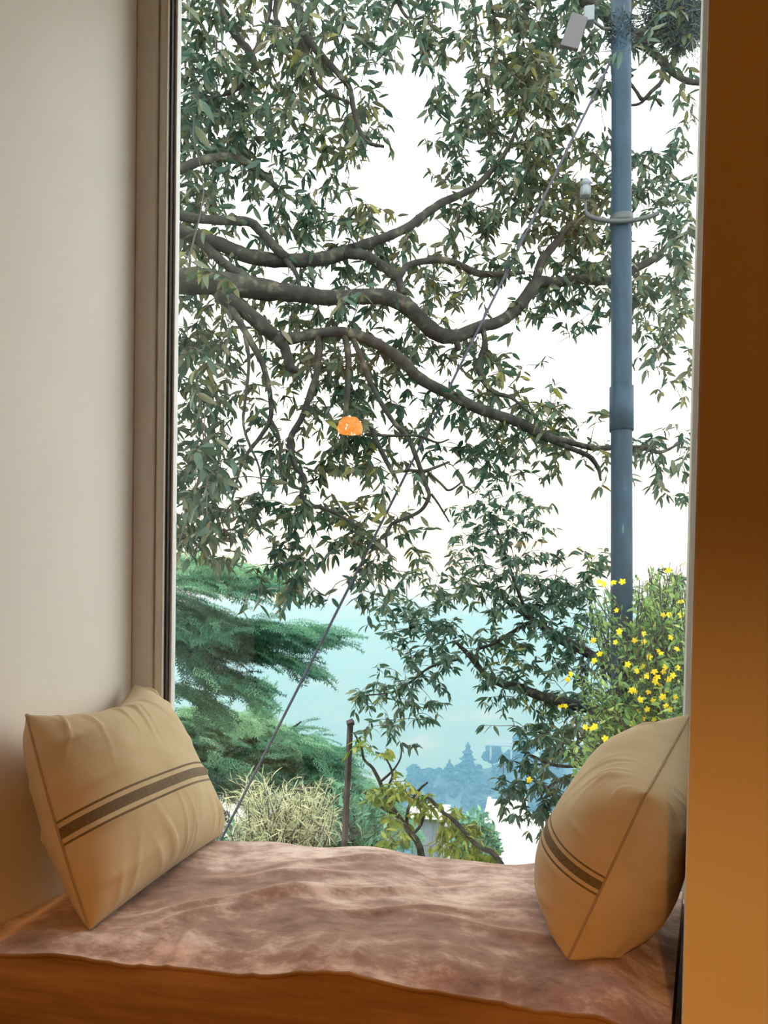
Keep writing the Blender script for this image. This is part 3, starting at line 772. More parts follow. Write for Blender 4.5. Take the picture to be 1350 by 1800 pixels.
# ------------------------------------------------------------------ street pole with its fittings
YP = 5.6
def polepts(rows):
    return [at(x, y, YP) for x, y in rows]
pole = thing('utility_pole', 'tall blue-grey metal pole standing outside the window', 'pole', at(1091, 1345, YP) * np.array([1, 1, 0]) + np.array([0, 0, -2.6]))
PR = 17.6 * (YP * 1.01) / FP
pb, pt = at(1093, 1330, YP), at(1092, -120, YP)
ax = pt - pb; ax /= ax[2]
def polez(z): return pb + ax * (z - pb[2])
MB().tube([polez(-2.6), polez(-1), polez(0), polez(0.9), polez(2.0), polez(3.0), polez(4.3), polez(6.2)], [PR * 1.12, PR * 1.10, PR * 1.06, PR * 1.02, PR, PR * .97, PR * .92, PR * .9], 24, cap=True).build('shaft', M_pole, pole)
z0, z1 = at(1092, 758, YP)[2], at(1092, 680, YP)[2]
MB().tube([polez(z0), polez(z0 + .001), polez(z1 - .001), polez(z1)], [PR * 1.02, PR * 1.13, PR * 1.13, PR * 1.0], 24).build('sleeve', M_pole, pole)
YB = YP - PR - 0.012
arm = [at(1029, 352, YB), at(1030, 372, YB), at(1038, 381, YB), at(1060, 387, YB), at(1090, 389, YB), at(1120, 386, YB), at(1145, 380, YB), at(1158, 374, YB)]
ba_ = MB().tube(spline(arm, 4), [0.010] * 5 + [0.016] * 24, 8).build('bracket_arm', M_steel, pole)
zc = at(1091, 389, YP)[2]
MB().tube([polez(zc - .03), polez(zc + .03)], PR * 1.10, 24).build('clamp', M_steel, pole)
ib = at(1029, 346, YB)
MB().lathe([(0.028, 0.0), (0.036, 0.004), (0.036, 0.060), (0.026, 0.066), (0.026, 0.074), (0.035, 0.079), (0.035, 0.094), (0.022, 0.112)], ib, 16).build('insulator', M_ceramic, ba_)
# lichen covered joint at the top
rsl = np.random.default_rng(4)
zt = at(1091, 58, YP)[2]
lm = MB()
for _ in range(260):
    a = rsl.uniform(0, 2 * math.pi); zz = zt + rsl.normal(0, 0.055)
    c = polez(zz) + np.array([math.cos(a), math.sin(a), 0]) * PR * rsl.uniform(0.95, 1.1)
    q = [c]
    for _k in range(3): q.append(q[-1] + rsl.normal(0, 0.014, 3))
    lm.tube(q, 0.003, 3, tint=rsl.random())
l_ = lm.build('lichen_collar', M_moss, pole); l_['kind'] = 'stuff'
# flood lamp hung on the pole
fl = thing('flood_lamp', 'flat grey rectangular flood lamp fixed near the pole top', 'lamp', at(1020, 40, 5.45))
cn = [at(1006, 20, 5.38), at(1034, 30, 5.40), at(1017, 86, 5.36), at(985, 78, 5.34)]
nrm_ = np.cross(cn[1] - cn[0], cn[3] - cn[0]); nrm_ /= np.linalg.norm(nrm_)
if nrm_[1] < 0: nrm_ = -nrm_
fv = [c for c in cn] + [c + nrm_ * 0.03 for c in cn]
cc = sum(cn) / 4
FBX = [(0, 1, 2, 3), (7, 6, 5, 4), (0, 4, 5, 1), (1, 5, 6, 2), (2, 6, 7, 3), (3, 7, 4, 0)]
fh_ = MB().add(fv, FBX).build('housing', M_lampface, fl, smooth=False, bevel=0.004)
fins = MB()
for k in range(6):
    t = 0.1 + 0.16 * k
    a, b = cn[0] * (1 - t) + cn[3] * t + nrm_ * 0.03, cn[1] * (1 - t) + cn[2] * t + nrm_ * 0.03
    fins.tube([a * .9 + b * .1 + nrm_ * .012, a * .1 + b * .9 + nrm_ * .012], 0.009, 4)
fins.build('cooling_fins', M_lampface, fh_)
jb = at(1036, 32, 5.47)
MB().box(jb - 0.035, jb + np.array([0.03, 0.05, 0.06])).build('junction_box', M_ceramic, fl, smooth=False, bevel=0.006)
MB().tube([cc + nrm_ * 0.04, jb, at(1060, 50, 5.5), polez(at(1090, 52, YP)[2])], 0.011, 6).build('bracket', M_steel, fl)
# guy wire
gw0, gw1 = polez(at(1091, 70, YP)[2]), at(372, 1508, 5.0)
gwire = thing('guy_wire', 'dark stay wire running slanting from pole top to the ground', 'wire', gw1)
gp = np.array([gw0 * (1 - t) + gw1 * t - np.array([0, 0, 0.10 * 4 * t * (1 - t) * 0.3]) for t in np.linspace(0, 1.06, 24)])
st_ = MB().tube(gp, 0.0088, 7).build('strand', M_cable, gwire)
gc = at(1043, 148, YP); i0 = int(np.argmin(np.linalg.norm(gp - gc, axis=1)))
MB().tube([gp[i0], gp[i0] * .7 + gp[i0 + 1] * .3], 0.02, 8).build('turnbuckle', M_steel, st_)

# tangled lichen mass on the high bough at top right
lc = thing('lichen_clump', 'dark tangled lichen clump on the bough at top right', 'lichen', at(1195, 40, 6.35))
lmass = MB()
for _ in range(1500):
    px, py = rsl.normal(1192, 24), rsl.normal(38, 26)
    if (px - 1192) * 0.4 + 12 < (py - 38) * 1.0 - 14 + 0: py -= 22
    c = at(px, py, 6.35 + rsl.normal(0, 0.12)); q = [c]
    dd = rsl.normal(0, 0.03, 3)
    for _k in range(4):
        dd = dd * 0.6 + rsl.normal(0, 0.02, 3); q.append(q[-1] + dd)
    lmass.tube(q, 0.0032, 3, tint=rsl.random(), cap=False)
o = lmass.build('strands', M_moss, lc); o['kind'] = 'stuff'

# ------------------------------------------------------------------ short rusty post and dry bush
YF = 7.5
post = thing('fence_post', 'thin rusty iron post standing in the bushes', 'post', at(606, 1560, YF))
MB().tube([at(603, 1620, YF), at(606, 1480, YF), at(611, 1370, YF), at(616, 1271, YF)], 0.03, 4, 0.04).build('angle_bar', M_rust, post, smooth=False)
MB().tube([at(616, 1273, YF) + np.array([-.03, 0, 0]), at(616, 1269, YF) + np.array([.03, 0, 0.004])], 0.034, 4).build('post_cap', M_rust, post, smooth=False)

def blade(n=5, w=0.03, curl=0.25):
    t = np.linspace(0, 1, n); hw = w * np.sin(math.pi * (0.15 + 0.85 * t)); hw[-1] = 0
    V = []
    for i in range(n): V += [(t[i], hw[i], -curl * t[i] ** 2), (t[i], -hw[i], -curl * t[i] ** 2)]
    return np.array(V), [(2 * i, 2 * i + 1, 2 * i + 3, 2 * i + 2) for i in range(n - 1)]

def bush(name, label, cat, base, blobs, Y, n_stem, n_leaf, L, variants, material, part, n_parts, seed, updir=0.6, dy=0.5, tint_hi=None):
    """Stems fanning from a base to points inside pixel blobs, each with leaves along its outer half."""
    rs = np.random.default_rng(seed)
    root = thing(name, label, cat, base)
    st = MB(); pos, dirs = [], []
    wts = np.array([b[4] for b in blobs], float); wts /= wts.sum()
    for _ in range(n_stem):
        cx, cy_, rx, ry, _w = blobs[rs.choice(len(blobs), p=wts)]
        r_, a = math.sqrt(rs.random()), rs.uniform(0, 2 * math.pi)
        tip = at(cx + rx * r_ * math.cos(a), cy_ + ry * r_ * math.sin(a), Y + rs.normal(0, dy))
        b0 = np.asarray(base) + rs.normal(0, 0.12, 3) * np.array([1, 1, 0])
        mid = b0 * 0.4 + tip * 0.6 + np.array([rs.normal(0, .1), rs.normal(0, .1), 0.15])
        S = spline(np.array([b0, mid, tip]), 6)
        st.tube(S, np.linspace(0.010, 0.002, len(S)), 4, cap=False)
        for q in range(n_leaf):
            t = rs.uniform(0.45, 1.0) * (len(S) - 1); i = min(len(S) - 2, int(t))
            p = S[i] + (S[i + 1] - S[i]) * (t - i); d = S[i + 1] - S[i]; d /= np.linalg.norm(d)
            pos.append(p + rs.normal(0, 0.02, 3)); dirs.append(d * 0.5 + rs.normal(0, 0.6, 3) + np.array([0, 0, updir]))
    st.build('stems', M_twig, root)['kind'] = 'stuff'
    pos, dirs = np.array(pos), np.array(dirs); n = len(pos)
    sc = L * rs.uniform(0.6, 1.25, n)
    leaves_on(root, part, 'foliage', material, variants, pos, frames(dirs, rs.normal(0, 0.8, n)), sc, np.clip(rs.beta(1.8, 1.8, n), 0, 1), rs.integers(0, len(variants), n), n_parts)
    return root

BLADES = [blade(5, 0.035, 0.3), blade(5, 0.03, 0.1), blade(5, 0.045, 0.5)]
g9 = at(490, 1640, 9.0)
bush('dry_bush', 'pale straw-coloured spiky bush behind the pillow and rusty post', 'bush', g9, [(500, 1425, 85, 55, 3), (440, 1385, 50, 30, 1), (540, 1395, 50, 40, 1.2), (470, 1450, 90, 30, 1.5), (575, 1450, 28, 30, .4)], 9.0, 330, 16, 0.15, BLADES, M_dry, 'blade', 300, 51, 0.12)
g10 = at(600, 1640, 10.5)
bush('green_bush', 'blue-green leafy bush behind the rusty post', 'bush', g10, [(650, 1440, 45, 45, 2), (600, 1410, 45, 45, 1.4), (690, 1470, 25, 25, .7), (400, 1470, 30, 22, .6), (460, 1478, 60, 18, 1)], 10.5, 260, 14, 0.15, OAK[:2] + BLADES[:1], M_cedar, 'leaf', 200, 52, 0.2)

# ------------------------------------------------------------------ fresh green oak sapling at the sill
sap_limbs = [
 [(745, 1560, 6.6, 7), (738, 1490, 6.6, 6), (722, 1465, 6.6, 5.5), (700, 1435, 6.6, 4.5), (680, 1405, 6.6, 4), (668, 1375, 6.6, 3.5), (655, 1350, 6.6, 3), (640, 1335, 6.6, 2.4), (634, 1310, 6.6, 2), (622, 1288, 6.6, 1.5)],
 [(700, 1435, 6.6, 3), (672, 1420, 6.6, 2.5), (655, 1402, 6.6, 2.2), (642, 1393, 6.6, 1.6)],
 [(715, 1455, 6.6, 3.5), (717, 1425, 6.65, 3), (728, 1400, 6.7, 2.6), (740, 1385, 6.7, 2.2), (752, 1375, 6.7, 1.6)],
 [(722, 1470, 6.6, 3), (740, 1450, 6.6, 2.5), (746, 1425, 6.6, 2), (742, 1408, 6.6, 1.5)],
 [(905, 1560, 6.3, 6), (872, 1505, 6.3, 5), (850, 1492, 6.3, 4.5), (832, 1480, 6.3, 4), (815, 1460, 6.3, 4), (795, 1440, 6.35, 3.5), (775, 1425, 6.4, 3.2), (757, 1405, 6.4, 2.6), (738, 1398, 6.4, 2)],
 [(690, 1420, 6.6, 2.5), (683, 1385, 6.6, 2.2), (690, 1360, 6.6, 2), (676, 1330, 6.6, 1.5), (660, 1322, 6.6, 1.2)],
 [(668, 1375, 6.6, 2.2), (690, 1355, 6.65, 2), (703, 1335, 6.7, 1.5), (706, 1315, 6.7, 1)],
]
sc_cells = []
for (cx, cy_, w, n) in [(632, 1305, 26, 1.4), (676, 1318, 14, 1), (698, 1368, 34, 2.6), (664, 1395, 34, 3), (640, 1400, 20, 1), (684, 1400, 30, 1.6), (715, 1390, 26, 2), (736, 1420, 26, 2.6), (755, 1415, 20, 1.6), (760, 1395, 20, 1.2), (698, 1450, 44, 4.5),
                        (690, 1480, 34, 3), (715, 1450, 20, 1), (790, 1445, 40, 4.5), (810, 1470, 40, 4.5), (780, 1490, 46, 5), (830, 1495, 36, 2.5), (835, 1450, 24, 1.5), (860, 1505, 26, 2.4), (800, 1425, 20, 1.4)]:
    sc_cells.append((cx - w / 2, cy_ - w / 2, w, 5, n))
bs_ = at(760, 1700, 6.5)
oak('oak_sapling', 'young oak with yellow-green leaves showing above the mattress edge', sap_limbs, [(at(770, 1720, 6.5), 0.05), (at(757, 1640, 6.55), 0.045), (at(745, 1555, 6.6), 0.035)], sc_cells, lambda px, py: 6.5, 3.0, 0.098, M_fresh, 6, 44, spread=0.5)

# ------------------------------------------------------------------ flowering shrub right of the pole
JL = [leaf_shape(1, 0.17, 0.3, 0.2, 4), leaf_shape(1, 0.2, 0.1, 0.35, 4)]
gj = at(1190, 1560, 6.0)
jas = bush('flowering_shrub', 'arching green shrub with small yellow flowers beside the pole', 'shrub', gj,
     [(1160, 1050, 45, 70, 2.2), (1165, 1150, 45, 80, 3.0), (1150, 1250, 50, 60, 2.6), (1100, 1140, 30, 50, 0.7), (1050, 1230, 45, 60, 0.9), (1040, 1330, 45, 45, 0.8), (1100, 1240, 25, 60, 0.6), (1190, 1100, 25, 110, 1.6), (1055, 1060, 30, 40, .3), (1092, 1100, 16, 25, .25), (1092, 1265, 16, 50, .5)], 5.5, 680, 22, 0.055, JL, M_jas, 'leaf', 300, 61, 0.2, 0.28)
def flower_mesh():
    mb = MB()
    for k in range(5):
        a = k * 2 * math.pi / 5
        V, F_ = leaf_shape(1, 0.34, 0.1, 0.25, 4, 1.3)
        c, s = math.cos(a), math.sin(a)
        Rz = np.array([[c, -s, 0], [s, c, 0], [0, 0, 1]])
        mb.add(V @ Rz.T, F_, 0.8)
    mb.lathe([(0.05, -0.3), (0.12, 0.0), (0.1, 0.08)], (0, 0, 0), 6, 0.1)
    return mb.mesh('flower', M_petal)
fm = flower_mesh()
FLW = [(1175, 1003), (1053, 1022), (1062, 1026), (1078, 1023), (1094, 1023), (1084, 1073), (1165, 1081), (1176, 1080), (1198, 1080), (1197, 1057), (1089, 1110), (1082, 1129), (1116, 1126), (1131, 1114), (1043, 1126), (1054, 1150), (1044, 1161), (1141, 1155), (1158, 1143),
       (1162, 1148), (1132, 1128), (1170, 1172), (1120, 1178), (1130, 1172), (1150, 1180), (1137, 1188), (1183, 1187), (1192, 1174), (1004, 1185), (998, 1194), (1110, 1213), (1118, 1214), (1172, 1213), (1140, 1216), (1171, 1241), (1138, 1247), (1120, 1250), (1178, 1247), (986, 1242), (994, 1241),
       (1130, 1263), (1113, 1273), (1030, 1278), (1040, 1281), (1046, 1277), (1114, 1303), (1112, 1310), (930, 1371), (1060, 1354), (1034, 1362), (1152, 1198), (1160, 1205), (1104, 1168), (1190, 1140), (1180, 1120), (1165, 1225), (1148, 1232), (1186, 1225), (1155, 1190), (1125, 1230), (1064, 1298), (1150, 1265), (1166, 1180), (1175, 1195)]
rsf = np.random.default_rng(9)
for px, py in FLW:
    c = at(px, py, 5.08 + rsf.uniform(-0.1, 0.1) if px > 1000 else 6.8)
    o = new_obj('flower', fm, jas)
    d = np.array([[rsf.normal(0, .5), -1, rsf.normal(0.2, .5)]])
    R = frames(d, np.array([rsf.uniform(0, 6)]))[0][:, [1, 2, 0]]
    m = np.eye(4); m[:3, :3] = R * rsf.uniform(0.018, 0.026) * (1.0 if px > 1000 else 1.3); m[:3, 3] = c
    o.matrix_basis = Matrix(m.tolist())

# ------------------------------------------------------------------ cedars on the left
def spray_shape(seed):
    """A flat drooping cedar twig, 1 long: side twiglets thick with needles."""
    rs = np.random.default_rng(seed)
    V, F_ = [], []
    def quad(p, d, w):
        n = len(V)
        s = np.cross(d, [0, 0, 1.0]); s = s / (np.linalg.norm(s) + 1e-9) * w
        V.extend([p - s, p + s, p + d]); F_.append((n, n + 1, n + 2))
    for k in range(13):
        t = k / 12
        p = np.array([t, 0, -0.22 * t * t])
        L = 0.34 * (1 - 0.75 * t) + 0.05
        for sgn in (-1, 1):
            d = np.array([0.75, sgn * 0.8, -0.2]); d /= np.linalg.norm(d)
            q = p + d * L
            for j in range(4):
                b = p + d * L * (j / 4)
                for _ in range(2):
                    dd = d + rs.normal(0, 0.55, 3); dd /= np.linalg.norm(dd)
                    quad(b, dd * rs.uniform(0.07, 0.13), 0.014)
    return np.array(V), F_
SPR = [spray_shape(s) for s in range(4)]
def cedar(name, label, trunk, tiers, Y, L, seed, hi=0.5):
    rs = np.random.default_rng(seed)
    root = thing(name, label, 'tree', trunk[0][0])
    MB().tube(spline(np.array([t[0] for t in trunk]), 4), np.linspace(trunk[0][1], trunk[-1][1], 4 * (len(trunk) - 1) + 1), 10, 0.05).build('trunk', M_bark, root)
    pos, dirs, tint = [], [], []
    for (pts, thick, n, tn) in tiers:
        P = spline(np.array(pts, float), 5)
        Yb = Y + rs.uniform(-0.7, 0.7)
        W = np.array([at(x, y, Yb) for x, y in P])
        MB().tube(W, np.linspace(0.055, 0.012, len(W)), 6, 0.1).build('bough', M_bark, root)
        for _ in range(int(n * 1.6)):
            t = rs.uniform(0, 1); i = min(len(P) - 2, int(t * (len(P) - 1)))
            x, y = P[i] + (P[i + 1] - P[i]) * rs.random()
            th = thick * (1 - 0.55 * t)
            dyp = rs.uniform(-th, th)
            pos.append(at(x + rs.normal(0, 8), y + dyp, Yb + rs.normal(0, 0.6)))
            dv = P[i + 1] - P[i]
            slope = dv[1] / (abs(dv[0]) + 1e-6)
            a = rs.normal(0, 0.7)
            dirs.append((math.cos(a), math.sin(a), -slope * 0.7 + rs.normal(0.05, 0.14)))
            tint.append(np.clip(tn - 0.25 * dyp / max(th, 1) + rs.normal(0, 0.2), 0, 1))  # upper sprays paler: sunlit bough tops put into the needle colour
    pos, dirs, tint = np.array(pos), np.array(dirs), np.array(tint); n = len(pos)
    sc = L * rs.uniform(0.6, 1.25, n)
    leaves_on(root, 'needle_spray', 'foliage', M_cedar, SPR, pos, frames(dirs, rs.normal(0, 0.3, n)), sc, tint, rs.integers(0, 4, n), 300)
c0 = at(120, 1200, 12)
cedar('cedar_tree', 'dark green cedar with layered drooping boughs at the left', [((c0[0], 12, -7.5), .32), ((c0[0], 12, -2), .26), ((c0[0], 12, 2.0), .19), ((c0[0] + .1, 12, 4.2), .10)],
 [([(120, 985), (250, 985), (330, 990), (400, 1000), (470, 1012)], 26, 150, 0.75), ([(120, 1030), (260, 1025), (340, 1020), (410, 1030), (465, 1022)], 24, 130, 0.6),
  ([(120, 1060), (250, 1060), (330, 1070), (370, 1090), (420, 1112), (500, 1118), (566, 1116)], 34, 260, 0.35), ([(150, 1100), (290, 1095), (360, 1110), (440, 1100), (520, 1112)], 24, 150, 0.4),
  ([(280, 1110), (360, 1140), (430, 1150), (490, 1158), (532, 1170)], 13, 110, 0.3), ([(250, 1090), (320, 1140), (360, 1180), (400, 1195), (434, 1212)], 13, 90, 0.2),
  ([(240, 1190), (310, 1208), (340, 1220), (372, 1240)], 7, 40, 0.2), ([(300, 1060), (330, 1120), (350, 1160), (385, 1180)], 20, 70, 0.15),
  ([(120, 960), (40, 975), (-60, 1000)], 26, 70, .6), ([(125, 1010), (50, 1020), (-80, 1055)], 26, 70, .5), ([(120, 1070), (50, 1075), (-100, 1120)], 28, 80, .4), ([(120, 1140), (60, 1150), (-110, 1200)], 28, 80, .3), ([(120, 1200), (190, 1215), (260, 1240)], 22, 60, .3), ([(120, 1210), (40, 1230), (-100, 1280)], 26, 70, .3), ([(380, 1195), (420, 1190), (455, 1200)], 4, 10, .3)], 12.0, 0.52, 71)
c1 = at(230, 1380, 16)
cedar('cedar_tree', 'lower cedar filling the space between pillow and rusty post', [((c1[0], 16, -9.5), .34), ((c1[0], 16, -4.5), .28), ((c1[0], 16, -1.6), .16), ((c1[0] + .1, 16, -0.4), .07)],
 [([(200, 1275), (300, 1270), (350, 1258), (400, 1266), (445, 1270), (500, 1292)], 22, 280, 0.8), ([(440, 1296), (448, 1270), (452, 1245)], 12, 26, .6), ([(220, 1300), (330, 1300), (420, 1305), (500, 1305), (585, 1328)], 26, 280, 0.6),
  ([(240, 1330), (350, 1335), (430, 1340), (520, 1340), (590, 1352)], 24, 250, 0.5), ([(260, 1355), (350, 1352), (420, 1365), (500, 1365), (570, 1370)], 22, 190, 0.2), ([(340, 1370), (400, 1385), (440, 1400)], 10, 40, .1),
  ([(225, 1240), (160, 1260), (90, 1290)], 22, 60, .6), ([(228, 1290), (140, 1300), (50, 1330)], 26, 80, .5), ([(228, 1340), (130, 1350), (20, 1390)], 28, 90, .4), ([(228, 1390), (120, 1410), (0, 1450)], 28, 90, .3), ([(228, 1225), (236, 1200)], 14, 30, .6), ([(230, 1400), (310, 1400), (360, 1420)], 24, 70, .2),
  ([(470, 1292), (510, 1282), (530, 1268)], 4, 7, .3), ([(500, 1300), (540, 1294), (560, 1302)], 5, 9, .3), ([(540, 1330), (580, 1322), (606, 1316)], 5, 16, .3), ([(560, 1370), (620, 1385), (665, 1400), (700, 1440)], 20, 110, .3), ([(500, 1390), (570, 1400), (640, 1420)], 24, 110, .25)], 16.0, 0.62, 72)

# ------------------------------------------------------------------ ground, hills, houses
def terrain(name, xs, ys, zf, m, label=None):
    XX, YY = np.meshgrid(xs, ys, indexing='ij')
    ZZ = zf(XX, YY)
    nx, ny = XX.shape
    mb = MB(); mb.add(np.stack([XX, YY, ZZ], -1).reshape(-1, 3), [(i * ny + j, (i + 1) * ny + j, (i + 1) * ny + j + 1, i * ny + j + 1) for i in range(nx - 1) for j in range(ny - 1)])
    o = mb.build(name, m); o['kind'] = 'structure'
    return o
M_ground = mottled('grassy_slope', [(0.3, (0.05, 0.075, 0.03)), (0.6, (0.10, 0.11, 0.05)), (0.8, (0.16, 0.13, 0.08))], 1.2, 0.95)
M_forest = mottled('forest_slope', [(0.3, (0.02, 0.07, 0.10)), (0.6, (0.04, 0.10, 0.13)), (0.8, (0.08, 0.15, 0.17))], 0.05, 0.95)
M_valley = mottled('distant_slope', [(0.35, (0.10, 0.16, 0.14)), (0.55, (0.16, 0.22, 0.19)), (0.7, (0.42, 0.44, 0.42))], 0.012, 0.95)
def vnoise(x, y, s):
    return (np.sin(x * s + 1.3) * np.cos(y * s * 1.1 + .7) + .5 * np.sin(x * s * 2.3 + y * s * 1.7) + .25 * np.sin(x * s * 5.1 - y * s * 4.3 + 2)) / 1.75
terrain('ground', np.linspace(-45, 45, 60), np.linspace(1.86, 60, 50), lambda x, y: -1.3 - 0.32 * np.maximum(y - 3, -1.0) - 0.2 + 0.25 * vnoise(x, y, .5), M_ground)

# far valley side, fading upwards into the haze
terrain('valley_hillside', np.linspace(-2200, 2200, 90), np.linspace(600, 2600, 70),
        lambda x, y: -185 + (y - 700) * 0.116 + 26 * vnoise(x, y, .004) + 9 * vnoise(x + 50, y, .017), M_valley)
# the nearer wooded spur
YH = 260.0
rx = [at(x, 1300, YH)[0] for x in (300, 500, 640, 690, 720, 745, 775, 800, 850, 900, 950, 1000, 1100, 1300, 1500)]
rz = [at(700, y, YH)[2] for y in (1500, 1490, 1450, 1410, 1375, 1362, 1345, 1338, 1334, 1322, 1314, 1306, 1290, 1272, 1260)]
def spur(x, y):
    zr = np.interp(x, rx, rz)
    t = np.clip((y - 140) / (YH - 140), 0, 1); b = np.clip((y - YH) / 120, 0, 1)
    zl = np.interp(x, rx, rz) - 27.0
    return (zl + (zr - zl) * t ** 0.8) * (1 - b) + (zr - 60) * b + 1.0 * vnoise(x, y, .09) - 1.5
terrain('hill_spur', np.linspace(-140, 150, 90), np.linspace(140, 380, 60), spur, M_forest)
M_crown = mottled('haze_tinted_crown', [(0.3, (0.012, 0.05, 0.085)), (0.6, (0.03, 0.085, 0.12)), (0.8, (0.06, 0.13, 0.16))], 0.8, 0.95)  # blue of the distant haze is put into this leaf colour
def crown(mb, c, rx_, rz_, rs, conifer=False):
    """A ragged far tree crown."""
    nu_, nv_ = (18, 16) if not conifer else (20, 26)
    V = []
    ph = rs.uniform(0, 6, 4)
    for j in range(nv_ + 1):
        v = j / nv_
        for i in range(nu_):
            a = 2 * math.pi * i / nu_
            if conifer:
                r = rx_ * (1 - v) ** 0.75 * (0.55 + 0.55 * (1 - (v * 7) % 1)) * rs.uniform(0.6, 1.25); z = rz_ * (2 * v - 1) + rs.normal(0, 0.03) * rz_
            else:
                k = 1 + 0.22 * math.sin(3 * a + ph[0] + 5 * v) + 0.16 * math.sin(5 * a - 9 * v + ph[1])
                r = rx_ * math.sin(math.pi * (0.05 + 0.93 * v)) ** 0.7 * k * rs.uniform(0.68, 1.2); z = rz_ * (-math.cos(math.pi * v)) * rs.uniform(0.8, 1.12)
            V.append((c[0] + r * math.cos(a), c[1] + r * math.sin(a), c[2] + z))
    f = [(j * nu_ + i, j * nu_ + (i + 1) % nu_, (j + 1) * nu_ + (i + 1) % nu_, (j + 1) * nu_ + i) for j in range(nv_) for i in range(nu_)]
    mb.add(V, f)
rsh = np.random.default_rng(81)
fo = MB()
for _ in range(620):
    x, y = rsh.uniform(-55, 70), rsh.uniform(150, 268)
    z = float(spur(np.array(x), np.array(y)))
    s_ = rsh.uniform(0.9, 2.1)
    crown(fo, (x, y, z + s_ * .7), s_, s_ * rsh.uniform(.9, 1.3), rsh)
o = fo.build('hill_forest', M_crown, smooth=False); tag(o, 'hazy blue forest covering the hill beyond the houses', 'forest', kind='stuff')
def far_tree(name, label, px, py, Y, rpx, hpx, conifer):
    c = at(px, py, Y); k_ = Y / FP
    t = thing(name, label, 'tree', (c[0], c[1], c[2] - hpx * k_))
    m_ = MB()
    if conifer:
        crown(m_, c, rpx * k_, hpx * k_, rsh, True)
    else:
        for _ in range(9):
            crown(m_, c + rsh.normal(0, .42, 3) * rpx * k_, rpx * k_ * .5, hpx * k_ * .6, rsh)
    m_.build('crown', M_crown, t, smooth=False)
    MB().tube([c - np.array([0, 0, hpx * k_ * 2.2]), c], 0.035 * rpx * k_ + 0.1, 6).build('trunk', M_bark, t)
far_tree('conifer_tree', 'tall dark conifer at the crest of the hazy hill', 822, 1340, 250, 24, 36, True)
far_tree('conifer_tree', 'small pointed conifer left of the tall crest conifer', 790, 1352, 245, 13, 18, True)
far_tree('round_tree', 'round hazy tree at the left end of the hill', 738, 1375, 235, 22, 20, False)
far_tree('round_tree', 'round tree beside the pavilion on the hill crest', 866, 1330, 266, 16, 14, False)
far_tree('round_tree', 'round tree on the hill crest right of the pavilion', 922, 1318, 266, 22, 16, False)
# pavilion on the crest
M_plaster = mottled('white_plaster', [(0.3, (0.80, 0.80, 0.78)), (0.7, (0.88, 0.88, 0.86))], 0.4, 0.7)
M_roofb = mat('slate_blue_roof', (0.14, 0.20, 0.26), 0.7)
M_tin = mottled('grey_tin_sheet', [(0.3, (0.26, 0.33, 0.38)), (0.7, (0.36, 0.43, 0.48))], 3, 0.5, stretch=(1, 1, .2))
pvc = at(881, 1312, 252)
pv = thing('pavilion', 'open pavilion with shallow blue roof on the hill crest', 'building', pvc - np.array([0, 0, 3.2]))
for dx in (-3.2, 3.2):
    for dy in (-2.2, 2.2):
        MB().box(pvc + np.array([dx - .25, dy - .25, -4.2]), pvc + np.array([dx + .25, dy + .25, 0.6])).build('post', M_tin, pv)
MB().add([pvc + np.array(v) for v in [(-4.6, -3.4, .5), (4.6, -3.4, .5), (4.6, 3.4, .5), (-4.6, 3.4, .5), (-4.6, -3.4, .8), (4.6, -3.4, .8), (4.6, 3.4, .8), (-4.6, 3.4, .8), (-1.2, 0, 2.3), (1.2, 0, 2.3)]],
         [(3, 2, 1, 0), (0, 1, 5, 4), (1, 2, 6, 5), (2, 3, 7, 6), (3, 0, 4, 7), (4, 5, 9, 8), (5, 6, 9), (6, 7, 8, 9), (7, 4, 8)]).build('roof', M_roofb, pv, smooth=False)
# white houses on the terrace below
def bx_px(x0, y0, x1, y1, Y, depth):
    a, b = at(x0, y1, Y), at(x1, y0, Y)
    return (a[0], Y, a[2]), (b[0], Y + depth, b[2])
h1 = thing('house', 'taller white flat-roofed house beyond the mattress edge', 'house', at(890, 1530, 120))
lo, hi_ = bx_px(862, 1444, 922, 1560, 120, 9)
MB().box(lo, hi_).build('wall', M_plaster, h1, smooth=False)
lo2, hi2 = bx_px(852, 1436, 927, 1446, 119, 11); rs1 = MB().box(lo2, hi2).build('roof_slab', M_plaster, h1, smooth=False)
for (a, b) in ((852, 858), (921, 927)):
    l3, h3 = bx_px(a, 1428, b, 1437, 119, 11); MB().box(l3, h3).build('parapet', M_plaster, rs1, smooth=False)
l3, h3 = bx_px(852, 1428, 927, 1437, 129, .6); MB().box(l3, h3).build('parapet', M_plaster, rs1, smooth=False)
for (a, b) in ((872, 882), (900, 910)):
    l3, h3 = bx_px(a, 1466, b, 1486, 119.95, .3); w_ = MB().box(l3, h3).build('window', M_tin, h1, smooth=False)
h2 = thing('house', 'low wide white house right of the taller white one', 'house', at(960, 1540, 133))
lo, hi_ = bx_px(905, 1474, 1040, 1580, 133, 9); MB().box(lo, hi_).build('wall', M_plaster, h2, smooth=False)
lo, hi_ = bx_px(905, 1462, 1046, 1470, 132, 11); rs2 = MB().box(lo, hi_).build('roof_slab', M_plaster, h2, smooth=False)
lo, hi_ = bx_px(906, 1469, 1040, 1475, 133.2, 8); MB().box(lo, hi_).build('eave_band', M_tin, h2, smooth=False)
for (a, b, c_) in ((962, 967, 1446), (971, 976, 1450)):
    lo, hi_ = bx_px(a, c_, b, 1463, 135, .6); MB().box(lo, hi_).build('chimney', M_plaster, rs2, smooth=False)
h3 = thing('house', 'white gabled house glimpsed between pillow and dry bush', 'house', at(385, 1500, 42))
a, b = at(352, 1480, 42), at(408, 1404, 42)
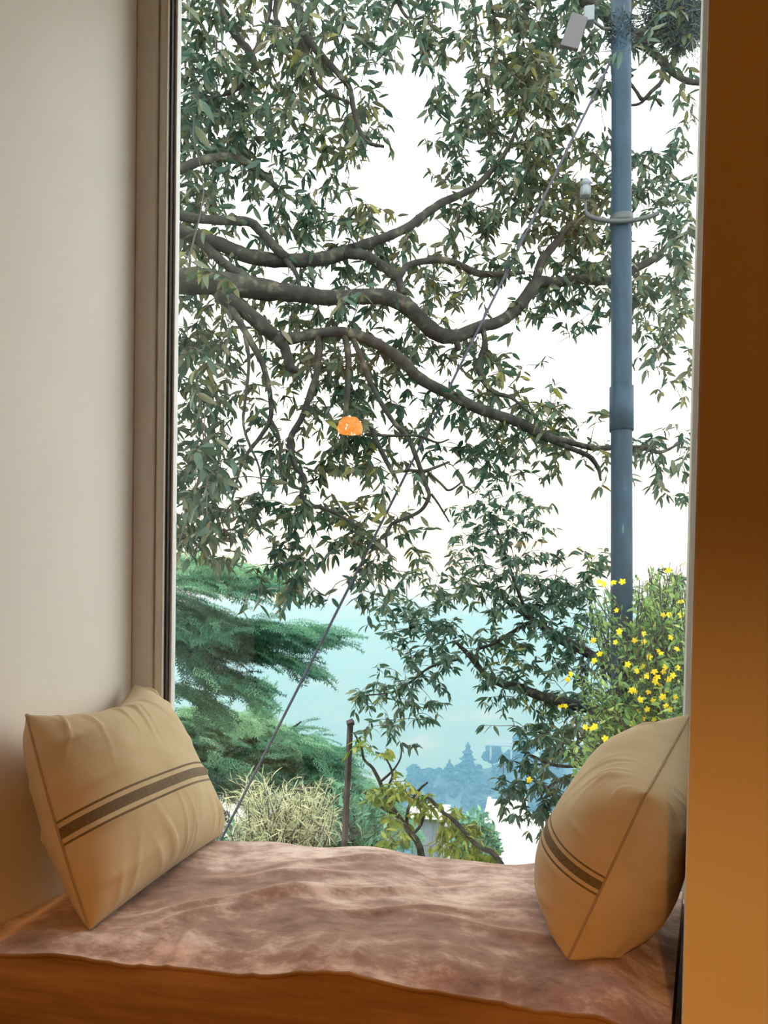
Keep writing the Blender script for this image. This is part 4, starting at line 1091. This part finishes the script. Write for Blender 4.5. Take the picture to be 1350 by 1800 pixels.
MB().prism([(a[0] - 2, 42), (b[0], 42), (b[0], 47), (a[0] - 2, 47)], a[2] - 3, b[2]).build('wall', M_plaster, h3, smooth=False)
p0, p1, p2 = at(330, 1404, 41.6), at(366, 1374, 41.6), at(413, 1406, 41.6)
MB().add([p0, p1, p2] + [p + np.array([0, 6, 0]) for p in (p0, p1, p2)], [(0, 2, 1), (3, 4, 5), (0, 1, 4, 3), (1, 2, 5, 4), (2, 0, 3, 5)]).build('roof', M_plaster, h3, smooth=False)
sh = thing('shed', 'grey-blue corrugated tin shed behind the young oak', 'shed', at(755, 1540, 30))
a, b = at(722, 1540, 30), at(782, 1440, 30)
nrib = 40
xs_ = np.linspace(a[0], b[0], nrib)
mbs = MB(); V = []
for i, x in enumerate(xs_): V += [(x, 30 + (0.03 if i % 2 else -0.03), a[2]), (x, 30 + (0.03 if i % 2 else -0.03), b[2])]
mbs.add(V, [(2 * i, 2 * i + 2, 2 * i + 3, 2 * i + 1) for i in range(nrib - 1)])
mbs.box((a[0], 30.05, a[2]), (b[0], 32.5, b[2])); mbs.build('wall', M_tin, sh, smooth=False)
l3, h3_ = bx_px(716, 1432, 788, 1438, 29.7, 1.0); MB().box(l3, h3_).build('roof', M_plaster, sh, smooth=False)
bush('bushy_tree', 'blue-green bushy tree left of the taller white house', 'tree', at(838, 1580, 50), [(838, 1455, 36, 32, 2), (820, 1490, 40, 30, 1), (860, 1490, 26, 26, 1)], 50.0, 160, 16, 0.55, OAK[:2], M_cedar, 'leaf', 0, 91, 0.1, 0.8)

# ------------------------------------------------------------------ the haze that fills the valley
M_haze = bpy.data.materials.new('valley_haze'); M_haze.use_nodes = True
nt = M_haze.node_tree; nt.nodes.remove(nt.nodes['Principled BSDF'])
vs_ = nt.nodes.new('ShaderNodeVolumeScatter')
# short waves scatter more, so near slopes turn blue and far ones pale
vs_.inputs['Color'].default_value = (0.22, 0.58, 1.0, 1); vs_.inputs['Density'].default_value = 0.0020 * HAZE; vs_.inputs['Anisotropy'].default_value = 0.0
va_ = nt.nodes.new('ShaderNodeVolumeAbsorption')
va_.inputs['Color'].default_value = (0.467, 0.31, 0.0, 1); va_.inputs['Density'].default_value = 0.0018 * HAZE
ad_ = nt.nodes.new('ShaderNodeAddShader')
nt.links.new(vs_.outputs[0], ad_.inputs[0]); nt.links.new(va_.outputs[0], ad_.inputs[1])
nt.links.new(ad_.outputs[0], nt.nodes['Material Output'].inputs['Volume'])
M_haze.cycles.homogeneous_volume = True
hz = MB().box((-2600, 60, -420), (2600, 2900, 60)).build('valley_haze', M_haze, smooth=False)
tag(hz, 'pale blue haze hanging in the valley beyond the trees', 'haze', kind='stuff')
